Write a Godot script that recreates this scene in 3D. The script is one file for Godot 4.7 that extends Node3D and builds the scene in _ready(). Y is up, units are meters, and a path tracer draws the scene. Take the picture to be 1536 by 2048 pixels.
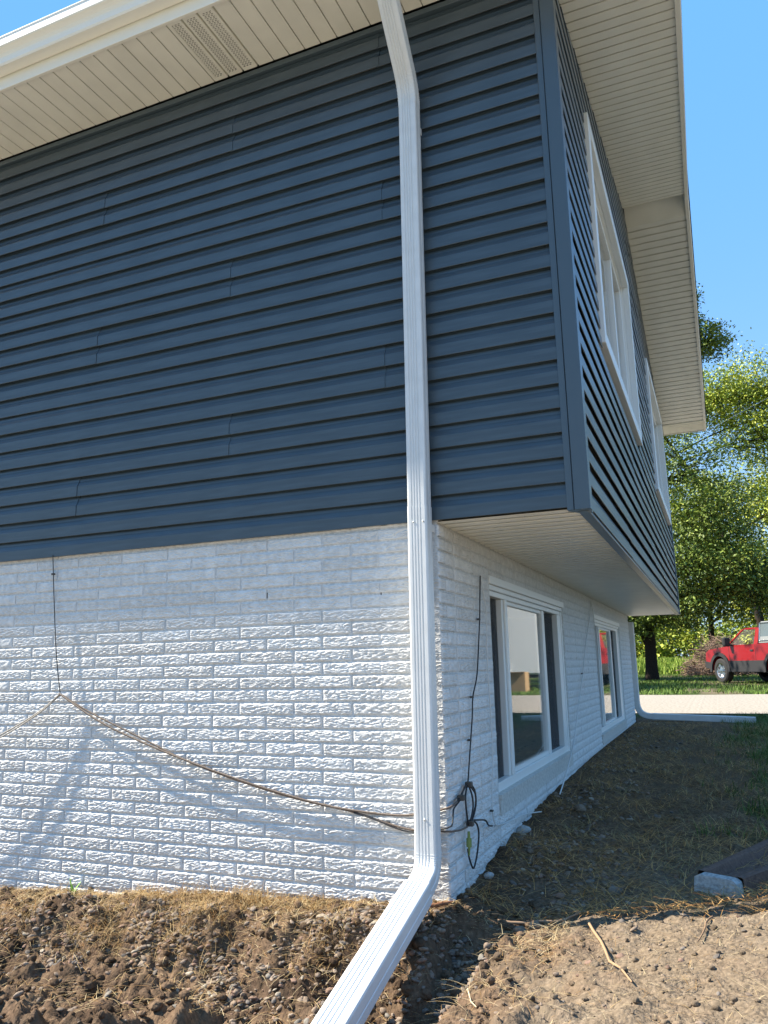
extends Node3D
# Corner of a split-level house: slate-blue lap siding over white painted brick, seen from low down.
# House parts are written in heights above the bottom edge of the siding; Y0 lifts them to the world.

const Y0 := 1.66
const COURSE := 0.1143        # siding exposure
const BRICK_L := 0.3122
const BRICK_H := 0.0623
const BED_TOP := -0.0123      # top of the first full brick course under the siding
const SIDE_X := 0.69          # face of the siding on the gable side
const FRONT_Z := 0.02         # face of the siding on the front
const EAVE_Y := 2.78
const PITCH := 0.25
const DEPTH := 8.5            # siding front to siding back
const SUN := Vector3(5.7, -5.3, -1.0)
const LEFT_END := -6.6

var M := {}
var rng := RandomNumberGenerator.new()
var n1 := FastNoiseLite.new()
var n2 := FastNoiseLite.new()
var n3 := FastNoiseLite.new()
var used := {}

# ------------------------------------------------------------------ mesh helper
class MB:
	var v := PackedVector3Array()
	var n := PackedVector3Array()
	var c := PackedColorArray()
	var ix := PackedInt32Array()
	var col := Color(1, 1, 1)
	var xf := Transform3D()
	func put(p: Vector3, nn: Vector3) -> int:
		v.push_back(xf * p)
		n.push_back((xf.basis * nn).normalized())
		c.push_back(col)
		return v.size() - 1
	func quad(a: Vector3, b: Vector3, cc: Vector3, d: Vector3, hint: Vector3) -> void:
		var nn := (cc - a).cross(b - a)
		if nn.length_squared() < 1e-16:
			nn = (d - a).cross(cc - a)
		if nn.length_squared() < 1e-16:
			return
		nn = nn.normalized()
		if nn.dot(hint) < 0.0:
			nn = -nn
			var t := b
			b = d
			d = t
		var k := put(a, nn)
		put(b, nn)
		put(cc, nn)
		put(d, nn)
		ix.append_array([k, k + 1, k + 2, k, k + 2, k + 3])
	func tri(a: Vector3, b: Vector3, cc: Vector3, hint: Vector3) -> void:
		var nn := (cc - a).cross(b - a).normalized()
		if nn.dot(hint) < 0.0:
			nn = -nn
			var t := b
			b = cc
			cc = t
		var k := put(a, nn)
		put(b, nn)
		put(cc, nn)
		ix.append_array([k, k + 1, k + 2])
	func box(lo: Vector3, hi: Vector3, ch := 0.0) -> void:
		var e := ch
		var ctr := (lo + hi) * 0.5
		var P := func(s: Vector3, a: int) -> Vector3:
			var p := Vector3(lo.x if s.x < 0 else hi.x, lo.y if s.y < 0 else hi.y, lo.z if s.z < 0 else hi.z)
			for k in 3:
				if k != a:
					p[k] -= s[k] * e
			return p
		for a in 3:
			var b := (a + 1) % 3
			var d := (a + 2) % 3
			for sg in [-1.0, 1.0]:
				var q := []
				for t in [[-1, -1], [1, -1], [1, 1], [-1, 1]]:
					var s := Vector3()
					s[a] = sg
					s[b] = t[0]
					s[d] = t[1]
					q.append(P.call(s, a))
				var h := Vector3()
				h[a] = sg
				quad(q[0], q[1], q[2], q[3], h)
			if e > 0.0:
				for s1 in [-1.0, 1.0]:
					for s2 in [-1.0, 1.0]:
						var u := Vector3()
						u[a] = s1
						u[b] = s2
						u[d] = -1.0
						var w := u
						w[d] = 1.0
						quad(P.call(u, a), P.call(w, a), P.call(w, b), P.call(u, b), P.call(u, a) + P.call(w, b) - 2.0 * ctr)
		if e > 0.0:
			for i in 8:
				var s := Vector3(-1 if i & 1 else 1, -1 if i & 2 else 1, -1 if i & 4 else 1)
				tri(P.call(s, 0), P.call(s, 1), P.call(s, 2), s)
	func tube(pts: Array, rad: Array, sides := 8, cap := true) -> void:
		var last := Vector3(0.31, 0.9, 0.27)
		var rings := []
		for i in pts.size():
			var t: Vector3 = (pts[mini(i + 1, pts.size() - 1)] - pts[maxi(i - 1, 0)]).normalized()
			var a := last - t * last.dot(t)
			if a.length() < 0.05:
				a = t.cross(Vector3(0.7, 0.1, 0.7))
			a = a.normalized()
			last = a
			var b := t.cross(a)
			var r: float = rad[mini(i, rad.size() - 1)]
			var k := v.size()
			for s in sides:
				var th := TAU * s / sides
				var o := a * cos(th) + b * sin(th)
				put(pts[i] + o * r, o)
			rings.append(k)
		for i in rings.size() - 1:
			for s in sides:
				var a: int = rings[i] + s
				var b: int = rings[i] + (s + 1) % sides
				var d: int = rings[i + 1] + s
				var e: int = rings[i + 1] + (s + 1) % sides
				ix.append_array([a, b, e, a, e, d])
		if cap:
			for en in [0, rings.size() - 1]:
				var t: Vector3 = (pts[0] - pts[1]).normalized() if en == 0 else (pts[-1] - pts[-2]).normalized()
				var k := put(pts[en], t)
				for s in sides:
					var a: int = rings[en] + s
					var b: int = rings[en] + (s + 1) % sides
					if en == 0:
						ix.append_array([k, b, a])
					else:
						ix.append_array([k, a, b])
	# closed or open outline in the plane (a, b), swept along origin + axis * [0, len]
	func extrude(o: Vector3, a: Vector3, b: Vector3, axis: Vector3, pts: Array, closed := true, ends := true) -> void:
		var ctr := Vector2()
		for p in pts:
			ctr += p
		ctr /= pts.size()
		var m := pts.size() if closed else pts.size() - 1
		var area := 0.0
		for i in pts.size():
			var p: Vector2 = pts[i]
			var q: Vector2 = pts[(i + 1) % pts.size()]
			area += p.x * q.y - q.x * p.y
		var sgn := 1.0 if area > 0 else -1.0
		for i in m:
			var p: Vector2 = pts[i]
			var q: Vector2 = pts[(i + 1) % pts.size()]
			var nn := Vector2(q.y - p.y, p.x - q.x) * sgn
			var A := o + a * p.x + b * p.y
			var B := o + a * q.x + b * q.y
			quad(A, B, B + axis, A + axis, a * nn.x + b * nn.y)
		if closed and ends:
			var pv := PackedVector2Array(pts)
			var t := Geometry2D.triangulate_polygon(pv)
			for k in range(0, t.size(), 3):
				var x := [pv[t[k]], pv[t[k + 1]], pv[t[k + 2]]]
				var w := []
				for y in x:
					w.append(o + a * y.x + b * y.y)
				tri(w[0], w[1], w[2], -axis)
				tri(w[0] + axis, w[1] + axis, w[2] + axis, axis)
	func mesh() -> ArrayMesh:
		var am := ArrayMesh.new()
		if v.is_empty():
			return am
		# every triangle turns the way its normals point
		for k in range(0, ix.size(), 3):
			var a := ix[k]
			var b := ix[k + 1]
			var d := ix[k + 2]
			if (v[d] - v[a]).cross(v[b] - v[a]).dot(n[a] + n[b] + n[d]) < 0.0:
				ix[k + 1] = d
				ix[k + 2] = b
		var arr := []
		arr.resize(Mesh.ARRAY_MAX)
		arr[Mesh.ARRAY_VERTEX] = v
		arr[Mesh.ARRAY_NORMAL] = n
		arr[Mesh.ARRAY_COLOR] = c
		arr[Mesh.ARRAY_INDEX] = ix
		am.add_surface_from_arrays(Mesh.PRIMITIVE_TRIANGLES, arr)
		return am

func numbered(s: String) -> String:
	if not used.has(s):
		used[s] = 0
		return s
	used[s] += 1
	return "%s_%03d" % [s, used[s]]

func part(called: String, mb, mat: Material, parent: Node3D, xf := Transform3D()) -> MeshInstance3D:
	var o := MeshInstance3D.new()
	o.name = called
	o.mesh = mb.mesh() if mb is MB else mb
	o.material_override = mat
	o.transform = xf
	parent.add_child(o, true)
	return o

func thing(called: String, label: String, category: String, at := Vector3.ZERO, group := "") -> Node3D:
	var o := Node3D.new()
	o.name = numbered(called)
	o.position = at
	add_child(o)
	return tag(o, label, category, group)

func tag(o: Node3D, label: String, category: String, group := "") -> Node3D:
	o.set_meta("label", label)
	o.set_meta("category", category)
	if group:
		o.set_meta("group", group)
	return o

func single(called: String, mb, mat: Material, label: String, category: String, at := Vector3.ZERO, group := "") -> MeshInstance3D:
	var o := part(numbered(called), mb, mat, self)
	o.position = at
	tag(o, label, category, group)
	return o

func struct(called: String, mb, mat: Material) -> MeshInstance3D:
	var o := part(numbered(called), mb, mat, self)
	o.set_meta("kind", "structure")
	return o

func node(called: String, parent: Node3D) -> Node3D:
	var o := Node3D.new()
	o.name = called
	parent.add_child(o, true)
	return o

func V(a: Array) -> Array:
	var r := []
	for p in a:
		r.append(Vector3(p[0], p[1], p[2]))
	return r

func curve(pts: Array, step := 0.03) -> Array:
	var cv := []
	for i in pts.size() - 1:
		var p0: Vector3 = pts[maxi(i - 1, 0)]
		var p1: Vector3 = pts[i]
		var p2: Vector3 = pts[i + 1]
		var p3: Vector3 = pts[mini(i + 2, pts.size() - 1)]
		var k := maxi(2, int(p1.distance_to(p2) / step))
		for j in k:
			cv.append(p1.cubic_interpolate(p2, p0, p3, float(j) / k))
	cv.append(pts[-1])
	return cv

# ------------------------------------------------------------------ materials
func grey_noise(freq: float, lo: float, hi: float, oct := 4, size := 512, kind := FastNoiseLite.TYPE_SIMPLEX_SMOOTH, sd := 1) -> NoiseTexture2D:
	var f := FastNoiseLite.new()
	f.noise_type = kind
	f.frequency = freq
	f.fractal_octaves = oct
	f.seed = sd
	var t := NoiseTexture2D.new()
	t.width = size
	t.height = size
	t.seamless = true
	t.noise = f
	var g := Gradient.new()
	g.set_color(0, Color(lo, lo, lo))
	g.set_color(1, Color(hi, hi, hi))
	t.color_ramp = g
	return t

func bump_noise(freq: float, strength: float, oct := 4, size := 512, sd := 1) -> NoiseTexture2D:
	var f := FastNoiseLite.new()
	f.noise_type = FastNoiseLite.TYPE_SIMPLEX_SMOOTH
	f.frequency = freq
	f.fractal_octaves = oct
	f.seed = sd
	var t := NoiseTexture2D.new()
	t.width = size
	t.height = size
	t.seamless = true
	t.noise = f
	t.as_normal_map = true
	t.bump_strength = strength
	return t

func mat(r: float, g: float, b: float, rough := 0.7, spec := 0.5) -> StandardMaterial3D:
	var m := StandardMaterial3D.new()
	m.albedo_color = Color(r, g, b).linear_to_srgb()
	m.roughness = rough
	m.metallic_specular = spec
	return m

func tri_tex(m: StandardMaterial3D, alb: Texture2D, nrm: Texture2D, scale: float, nscale := 1.0) -> StandardMaterial3D:
	m.uv1_triplanar = true
	m.uv1_world_triplanar = true
	m.uv1_scale = Vector3.ONE * scale
	if alb:
		m.albedo_texture = alb
	if nrm:
		m.normal_enabled = true
		m.normal_texture = nrm
		m.normal_scale = nscale
	return m

func vcol(m: StandardMaterial3D) -> StandardMaterial3D:
	m.vertex_color_use_as_albedo = true
	return m

func make_materials() -> void:
	M.paint = tri_tex(mat(0.765, 0.755, 0.73, 0.8, 0.35), grey_noise(0.012, 0.86, 1.0, 5), bump_noise(0.05, 2.0, 3), 3.0, 0.25)
	M.paint_b = tri_tex(mat(0.74, 0.725, 0.695, 0.82, 0.35), grey_noise(0.014, 0.84, 1.0, 5, 512, FastNoiseLite.TYPE_SIMPLEX_SMOOTH, 4), bump_noise(0.05, 2.0, 3), 3.4, 0.25)
	M.paint_c = tri_tex(mat(0.785, 0.78, 0.76, 0.78, 0.35), grey_noise(0.010, 0.88, 1.0, 5, 512, FastNoiseLite.TYPE_SIMPLEX_SMOOTH, 9), bump_noise(0.05, 2.0, 3), 2.6, 0.25)
	M.mortar = tri_tex(mat(0.74, 0.735, 0.715, 0.8), grey_noise(0.02, 0.82, 1.0, 4), bump_noise(0.06, 4.0, 3), 4.0, 0.5)
	M.siding = tri_tex(mat(0.066, 0.092, 0.112, 0.30, 0.5), grey_noise(0.006, 0.88, 1.0, 4), bump_noise(0.008, 3.0, 4), 1.2, 0.16)
	M.siding.uv1_scale = Vector3(0.9, 9.0, 0.9)
	M.siding_trim = mat(0.065, 0.091, 0.111, 0.30, 0.5)
	M.soffit = tri_tex(mat(0.89, 0.87, 0.765, 0.36), grey_noise(0.006, 0.95, 1.0, 3), null, 1.0)
	M.white_metal = tri_tex(mat(0.72, 0.725, 0.71, 0.33), grey_noise(0.008, 0.94, 1.0, 4), bump_noise(0.01, 1.0, 2), 1.5, 0.06)
	M.cream_metal = mat(0.84, 0.815, 0.73, 0.35)
	M.vinyl = mat(0.80, 0.80, 0.77, 0.4)
	M.sill = tri_tex(mat(0.68, 0.655, 0.60, 0.7), grey_noise(0.02, 0.8, 1.0, 4), null, 3.0)
	M.screen = mat(0.08, 0.08, 0.083, 0.9, 0.2)
	M.screen.transparency = BaseMaterial3D.TRANSPARENCY_ALPHA
	M.screen.albedo_color.a = 0.5
	M.core = mat(0.30, 0.27, 0.22, 0.9)
	M.shingle = tri_tex(mat(0.06, 0.058, 0.056, 0.95), grey_noise(0.03, 0.6, 1.0, 4), null, 2.0)
	var g := mat(0.02, 0.03, 0.03, 0.02, 0.9)
	g.transparency = BaseMaterial3D.TRANSPARENCY_ALPHA
	g.albedo_color = Color(0.62, 0.68, 0.66, 0.10)
	M.glass = g
	M.cable_brown = tri_tex(mat(0.22, 0.16, 0.12, 0.6), grey_noise(0.03, 0.55, 1.0, 4), null, 6.0)
	M.cable_black = mat(0.018, 0.018, 0.020, 0.5)
	M.cable_white = mat(0.62, 0.62, 0.60, 0.55)
	M.cable_guy = mat(0.33, 0.30, 0.26, 0.7)
	M.clip = mat(0.07, 0.06, 0.05, 0.6)
	M.green_plastic = mat(0.20, 0.26, 0.07, 0.5)
	M.soil = vcol(tri_tex(mat(1, 1, 1, 0.97, 0.2), grey_noise(0.03, 0.55, 1.0, 6, 1024), bump_noise(0.04, 9.0, 6, 1024), 1.3, 1.0))
	M.stone = vcol(tri_tex(mat(1, 1, 1, 0.85, 0.3), grey_noise(0.02, 0.7, 1.0, 5), bump_noise(0.06, 3.0, 3), 6.0, 0.4))
	M.straw = vcol(mat(1, 1, 1, 0.75, 0.3))
	M.straw.backlight = Color(0.25, 0.22, 0.15)
	M.leaf = vcol(mat(1, 1, 1, 0.55, 0.4))
	M.leaf.backlight = Color(0.85, 0.95, 0.35)
	M.grass = vcol(mat(1, 1, 1, 0.6, 0.3))
	M.grass.backlight = Color(0.4, 0.45, 0.2)
	M.bark = tri_tex(mat(0.075, 0.058, 0.045, 0.95, 0.2), grey_noise(0.03, 0.5, 1.0, 5), bump_noise(0.03, 8.0, 4), 1.5, 1.0)
	M.twig = vcol(mat(1, 1, 1, 0.9, 0.2))
	M.red_paint = mat(0.22, 0.001, 0.003, 0.42)
	M.red_paint.clearcoat_enabled = true
	M.red_paint.clearcoat = 0.3
	M.red_paint.clearcoat_roughness = 0.08
	M.black_plastic = mat(0.014, 0.014, 0.016, 0.65)
	M.tyre = mat(0.016, 0.016, 0.016, 0.85)
	M.chrome = mat(0.62, 0.62, 0.63, 0.25)
	M.chrome.metallic = 1.0
	M.concrete_red = tri_tex(mat(0.22, 0.125, 0.09, 0.9), grey_noise(0.02, 0.6, 1.0, 5), bump_noise(0.05, 4.0, 4), 4.0, 0.6)
	M.splash_white = tri_tex(mat(0.62, 0.62, 0.60, 0.8), grey_noise(0.02, 0.6, 1.0, 5), bump_noise(0.05, 4.0, 4), 5.0, 0.6)
	M.gravel_road = tri_tex(mat(0.50, 0.445, 0.37, 0.95, 0.2), grey_noise(0.02, 0.68, 1.0, 6, 1024), bump_noise(0.1, 5.0, 4), 0.8, 0.8)
	M.cardboard = mat(0.38, 0.25, 0.13, 0.85)
	M.trailer = mat(0.55, 0.57, 0.57, 0.4)

# ------------------------------------------------------------------ ground
func sst(a: float, b: float, x: float) -> float:
	return smoothstep(a, b, x)

func side_profile(z: float) -> float:
	var t := -z
	if t < 0.8:
		return lerpf(-0.02, 0.045, clampf(t / 0.8, 0, 1))
	if t < 2.2:
		return lerpf(0.045, 0.117, (t - 0.8) / 1.4)
	if t < 5.0:
		return lerpf(0.117, 0.165, (t - 2.2) / 2.8)
	if t < 25.0:
		return lerpf(0.165, 0.27, (t - 5.0) / 20.0)
	return 0.27 + 0.004 * minf(t - 25.0, 60.0)

func gbase(x: float, z: float) -> float:
	# dug-out soil in front and round the corner, the undisturbed bed along the gable wall behind
	var low := lerpf(-0.30, -0.12 + 0.15 * clampf(x, -0.2, 2.0), sst(-0.35, 0.35, x))
	var wall := 0.062 * minf(x, 0.0) + 0.0
	var wob := 0.10 * n1.get_noise_2d(x * 1.6, z * 1.6)
	var front := lerpf(wall, low, sst(0.10, 0.62, z + wob))
	var h := front
	if x > -0.02:
		var side := side_profile(z)
		var corner := lerpf(front, low, sst(0.0, 0.35, x))
		h = lerpf(corner, side, sst(0.05, 0.75, -z + wob - 0.1 * sst(0.0, 0.6, x)))
	elif z < 0.0:
		h = wall - 0.5 * sst(0.0, 0.12, -z) if x > LEFT_END and z > -8.2 else lerpf(wall, side_profile(z), sst(0.0, 8.0, -z))
	# the hollow washed out beside the pipe
	h -= 0.11 * sst(0.02, 0.075, x + 0.04 * wob) * (1.0 - sst(0.17, 0.27, x + 0.2 * wob)) * sst(0.03, 0.14, z) * (1.0 - sst(0.75, 1.3, z))
	# far out in front the yard is level
	if z > 2.2:
		h = lerpf(h, -0.2, sst(2.2, 6.0, z))
	return h

func rough_at(x: float, z: float) -> float:
	var near := 1.0 - sst(2.0, 6.0, absf(z)) if z < 0 else 1.0 - sst(1.8, 4.0, z)
	near *= 1.0 - sst(2.0, 4.0, absf(x + 0.8) - 1.8)
	return near

func gh(x: float, z: float) -> float:
	var h := gbase(x, z)
	var r := rough_at(x, z)
	if r > 0.0:
		var dug := (1.0 - sst(0.25, 0.8, x)) * sst(0.05, 0.3, z) + 0.35
		var a := n1.get_noise_2d(x * 4.0, z * 4.0) * 0.034 * (0.3 + 0.7 * dug)
		var m := sst(-0.15, 0.25, n1.get_noise_2d(x * 1.9 + 60.0, z * 2.4))
		var b := (0.62 - (1.0 + n3.get_noise_2d(x * 8.0, z * 8.0))) * 0.075 * m + (0.6 - (1.0 + n3.get_noise_2d(x * 21.0 + 5.0, z * 21.0))) * 0.026
		var cc := n1.get_noise_2d(x * 42.0 + 7.0, z * 42.0) * 0.008
		var d := n2.get_noise_2d(x * 110.0, z * 110.0) * 0.005
		h += r * (a + b * dug + cc * (0.35 + 0.65 * dug) + d)
	return h

func ground_color(x: float, z: float) -> Color:
	var dark := Color(0.105, 0.070, 0.047)
	var mid := Color(0.245, 0.165, 0.107)
	var tan_ := Color(0.31, 0.242, 0.172)
	var k := n1.get_noise_2d(x * 2.3 + 40.0, z * 2.3) * 0.9 + n2.get_noise_2d(x * 9.0, z * 9.0) * 0.5
	var c := mid.lerp(dark, clampf(0.35 + k, 0, 1))
	c = c.lerp(Color(0.26, 0.172, 0.105), 0.75 * sst(0.0, 0.15, x) * sst(0.1, 0.7, -z))
	# dry trodden soil on the right
	var dry := sst(0.15, 0.75, x + 0.3 * k) * sst(-1.6, -0.2, z)
	c = c.lerp(tan_, clampf(dry, 0, 1) * (0.8 + 0.2 * k))
	# unseen yard in front of the house, made pale to bounce light up to the soffits
	c = c.lerp(Color(0.50, 0.445, 0.36), sst(1.0, 1.9, z + 0.4 * k))
	# worn lawn further out
	var lawn := Color(0.085, 0.125, 0.035)
	var dirtpatch := Color(0.30, 0.24, 0.16)
	var gm := 0.0
	if z < -9.5:
		gm = 1.0
	gm = maxf(gm, sst(1.12, 1.6, x + 0.35 * k) * (1.0 - sst(-1.6, -0.9, z)))
	gm = maxf(gm, sst(3.0, 5.0, absf(x)) if z > -9.5 and z < 0.0 and x > 0 else 0.0)
	gm = maxf(gm, sst(11.0, 16.0, z))
	var pk := n1.get_noise_2d(x * 0.35 + 11.0, z * 0.8)
	if x > 4.0 and z > -10.5:
		lawn = lawn.lerp(Color(0.52, 0.465, 0.38), sst(4.6, 5.4, x + 0.6 * k) * (1.0 - sst(14.0, 16.0, x)))  # pale ground out of view, added in the lawn to bounce light onto the gable soffit
	var lc := lawn.lerp(dirtpatch, sst(0.12, 0.35, pk + 0.1 * k) * 0.9)
	return c.lerp(lc, clampf(gm, 0, 1))

func lines(fine_a: float, fine_b: float, step: float, lo: float, hi: float) -> PackedFloat32Array:
	var r: Array[float] = []
	var p := fine_a
	while p < fine_b:
		r.append(p)
		p += step
	r.append(fine_b)
	var s := step
	p = fine_b
	while p < hi:
		s = minf(s * 1.12, 40.0)
		p += s
		r.append(p)
	s = step
	p = fine_a
	while p > lo:
		s = minf(s * 1.12, 40.0)
		p -= s
		r.insert(0, p)
	return PackedFloat32Array(r)

func build_ground() -> void:
	var xs := lines(-3.3, 2.0, 0.0145, -500.0, 500.0)
	var zs := lines(-1.7, 1.75, 0.0145, -700.0, 300.0)
	var nx := xs.size()
	var nz := zs.size()
	var H := PackedFloat32Array()
	H.resize(nx * nz)
	for j in nz:
		for i in nx:
			H[j * nx + i] = gh(xs[i], zs[j])
	var b := MB.new()
	for j in nz:
		for i in nx:
			var i0 := maxi(i - 1, 0)
			var i1 := mini(i + 1, nx - 1)
			var j0 := maxi(j - 1, 0)
			var j1 := mini(j + 1, nz - 1)
			var dx := (H[j * nx + i1] - H[j * nx + i0]) / (xs[i1] - xs[i0])
			var dz := (H[j1 * nx + i] - H[j0 * nx + i]) / (zs[j1] - zs[j0])
			b.col = ground_color(xs[i], zs[j])
			b.put(Vector3(xs[i], H[j * nx + i], zs[j]), Vector3(-dx, 1, -dz))
	for j in nz - 1:
		for i in nx - 1:
			var a := j * nx + i
			b.ix.append_array([a, a + 1, a + nx + 1, a, a + nx + 1, a + nx])
	struct("ground", b, M.soil)
	# gravel drive behind the house
	var d := MB.new()
	var X := range(-40, 61, 1)
	for i in X.size() - 1:
		var row := []
		for x in [float(X[i]), float(X[i + 1])]:
			var za := -9.9 + 0.16 * sin(x * 1.7) + 0.08 * sin(x * 4.1)
			var zb := -16.4 + 0.2 * sin(x * 1.1 + 1.0)
			var col := []
			for k in 9:
				var z := lerpf(za, zb, k / 8.0)
				col.append(Vector3(x, gbase(x, z) + 0.012 + 0.02 * sin(PI * k / 8.0), z))
			row.append(col)
		for k in 8:
			d.quad(row[0][k], row[1][k], row[1][k + 1], row[0][k + 1], Vector3.UP)
	struct("driveway", d, M.gravel_road)

func stone_mesh(sd: int, flat: float) -> ArrayMesh:
	var f := FastNoiseLite.new()
	f.seed = sd
	f.frequency = 0.55
	f.fractal_octaves = 2
	var b := MB.new()
	var U := 10
	var W := 7
	var P := []
	for j in W + 1:
		for i in U:
			var th := PI * j / W
			var ph := TAU * i / U
			var d := Vector3(sin(th) * cos(ph), cos(th), sin(th) * sin(ph))
			var r := 1.0 + 0.34 * f.get_noise_3dv(d * 1.7) + 0.1 * f.get_noise_3dv(d * 5.0)
			P.append(d * r * Vector3(1.15, flat, 0.92))
	for j in W + 1:
		for i in U:
			var a: Vector3 = P[j * U + (i + 1) % U] - P[j * U + (i + U - 1) % U]
			var cc: Vector3 = P[mini(j + 1, W) * U + i] - P[maxi(j - 1, 0) * U + i]
			var nn := a.cross(cc)
			if nn.length() < 1e-5:
				nn = P[j * U + i]
			if nn.dot(P[j * U + i]) < 0:
				nn = -nn
			b.put(P[j * U + i], nn)
	for j in W:
		for i in U:
			var a := j * U + i
			var e := j * U + (i + 1) % U
			b.ix.append_array([a, e, e + U, a, e + U, a + U])
	return b.mesh()

func stone_color() -> Color:
	var k := rng.randf()
	var c := Color(0.27, 0.205, 0.155)
	if k < 0.25:
		c = Color(0.34, 0.265, 0.205)
	elif k < 0.45:
		c = Color(0.22, 0.19, 0.165)
	elif k < 0.60:
		c = Color(0.30, 0.195, 0.145)
	elif k < 0.68:
		c = Color(0.42, 0.36, 0.28)
	return c * rng.randf_range(0.7, 1.15)

func stones_and_litter() -> void:
	var kinds := []
	for i in 6:
		kinds.append(stone_mesh(20 + i, [0.62, 0.8, 0.55, 0.7, 0.9, 0.66][i]))
	# candidates: [position, radius]
	var spots := []
	rng.seed = 5
	for k in 15000:
		var x := rng.randf_range(-3.1, 0.25)
		var z := rng.randf_range(0.08, 1.15)
		var dens := 1.0 - sst(0.42, 0.72, z + 0.25 * n2.get_noise_2d(x * 1.7, 4.0))
		dens *= 0.10 + 1.5 * clampf(0.45 + 1.9 * n1.get_noise_2d(x * 2.2 + 90.0, z * 3.2), 0, 1)
		dens += 0.5 * sst(-0.9, -0.2, x) * (1.0 - sst(0.8, 1.1, z))
		dens *= sst(0.08, 0.3, z + 0.12 * sst(-0.7, -0.2, x))
		if rng.randf() < dens * 0.55:
			spots.append([x, z, 0.0065 + 0.0085 * pow(rng.randf(), 1.3)])
	for k in 3600:
		var x := rng.randf_range(0.04, 1.1)
		var z := -pow(rng.randf(), 1.5) * 8.3 - 0.15
		if rng.randf() < (1.0 - sst(0.25, 0.95, x)) * clampf(0.6 + 1.6 * n1.get_noise_2d(x * 1.5, z * 1.2 + 33.0), 0, 1):
			spots.append([x, z, 0.0075 + 0.010 * pow(rng.randf(), 1.3)])
	for k in 420:
		var x := rng.randf_range(0.0, 1.9)
		var z := rng.randf_range(-0.6, 1.1)
		spots.append([x, z, 0.003 + 0.012 * pow(rng.randf(), 3.5)])
	for k in 600:
		spots.append([rng.randf_range(-3.0, 0.2), rng.randf_range(0.6, 1.6), 0.004 + 0.013 * pow(rng.randf(), 2.0)])
	var cam := Vector3(1.147, 0.99, 3.383)
	var order := []
	for s in spots:
		var shown: float = s[2] / Vector3(s[0], 0, s[1]).distance_to(cam)
		var seen_in := 1.0 if s[1] < 1.1 else 0.0
		order.append([shown * seen_in, s])
	order.sort_custom(func(a, b): return a[0] > b[0])
	var xfs := [[], [], [], [], [], []]
	for q in order.size():
		var s: Array = order[q][1]
		var r: float = s[2]
		var b := Basis.from_euler(Vector3(rng.randf_range(-0.5, 0.5), rng.randf() * TAU, rng.randf_range(-0.5, 0.5)))* Basis.from_scale(Vector3(rng.randf_range(0.8, 1.35), rng.randf_range(0.6, 1.0), rng.randf_range(0.7, 1.1)) * r)
		var p := Vector3(s[0], gh(s[0], s[1]) + r * rng.randf_range(-0.1, 0.35), s[1])
		var k := rng.randi() % 6
		if q < 300:
			var o := MeshInstance3D.new()
			o.name = numbered("river_stone")
			o.mesh = kinds[k]
			o.material_override = stone_mats[rng.randi() % stone_mats.size()]
			o.transform = Transform3D(b, p)
			add_child(o)
			tag(o, "rounded tan river stone lying in the dug soil below the brick wall", "stone", "river stones in the soil bed")
		else:
			xfs[k].append([Transform3D(b, p), stone_color()])
	var g := Node3D.new()
	g.name = "gravel"
	add_child(g)
	tag(g, "small rounded brown gravel scattered over the soil round the house corner", "gravel")
	g.set_meta("kind", "stuff")
	for k in 6:
		var mm := MultiMesh.new()
		mm.transform_format = MultiMesh.TRANSFORM_3D
		mm.use_colors = true
		mm.mesh = kinds[k]
		mm.instance_count = xfs[k].size()
		for i in xfs[k].size():
			mm.set_instance_transform(i, xfs[k][i][0])
			mm.set_instance_color(i, xfs[k][i][1])
		var mi := MultiMeshInstance3D.new()
		mi.name = "pebbles"
		mi.multimesh = mm
		mi.material_override = M.stone
		g.add_child(mi, true)
		mi.set_meta("kind", "stuff")
	# crumbs of soil
	var clod := MultiMesh.new()
	clod.transform_format = MultiMesh.TRANSFORM_3D
	clod.use_colors = true
	clod.mesh = stone_mesh(77, 0.85)
	var cl := []
	for k in 6500:
		var x := 1.9 - 5.0 * pow(rng.randf(), 0.7)
		var z := rng.randf_range(-0.3, 1.5)
		var r := 0.002 + (0.024 if x < 0.4 else 0.012) * pow(rng.randf(), 4.0)
		var cc := ground_color(x, z) * rng.randf_range(0.7, 1.1)
		cl.append([Transform3D(Basis.from_euler(Vector3(rng.randf() * 6, rng.randf() * 6, rng.randf() * 6)).scaled(Vector3(1, rng.randf_range(0.6, 1), rng.randf_range(0.6, 1)) * r), Vector3(x, gh(x, z) + r * 0.3, z)), cc])
	clod.instance_count = cl.size()
	for i in cl.size():
		clod.set_instance_transform(i, cl[i][0])
		clod.set_instance_color(i, cl[i][1])
	var ci := MultiMeshInstance3D.new()
	ci.name = "soil_crumbs"
	ci.multimesh = clod
	ci.material_override = M.soil
	add_child(ci)
	tag(ci, "loose crumbs of brown soil over the dug ground", "soil")
	ci.set_meta("kind", "stuff")

var stone_mats := []

func ribbon(b: MB, p: Vector3, dir: Vector3, up: float, length: float, w: float, bend: float, segs := 3) -> void:
	var side := dir.cross(Vector3.UP)
	if side.length() < 0.01:
		side = Vector3.RIGHT
	side = side.normalized() * w * 0.5
	var q := p
	var d := (dir + Vector3.UP * up).normalized()
	var k0 := -1
	for i in segs + 1:
		var ww := side * (1.0 - 0.7 * float(i) / segs)
		var nn := side.cross(d).normalized()
		if nn.y < 0:
			nn = -nn
		var k := b.put(q - ww, nn)
		b.put(q + ww, nn)
		if k0 >= 0:
			b.ix.append_array([k0, k0 + 1, k + 1, k0, k + 1, k])
		k0 = k
		q += d * length / segs
		d = (d + Vector3.DOWN * bend + side * rng.randf_range(-60, 60) * bend).normalized()

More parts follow.
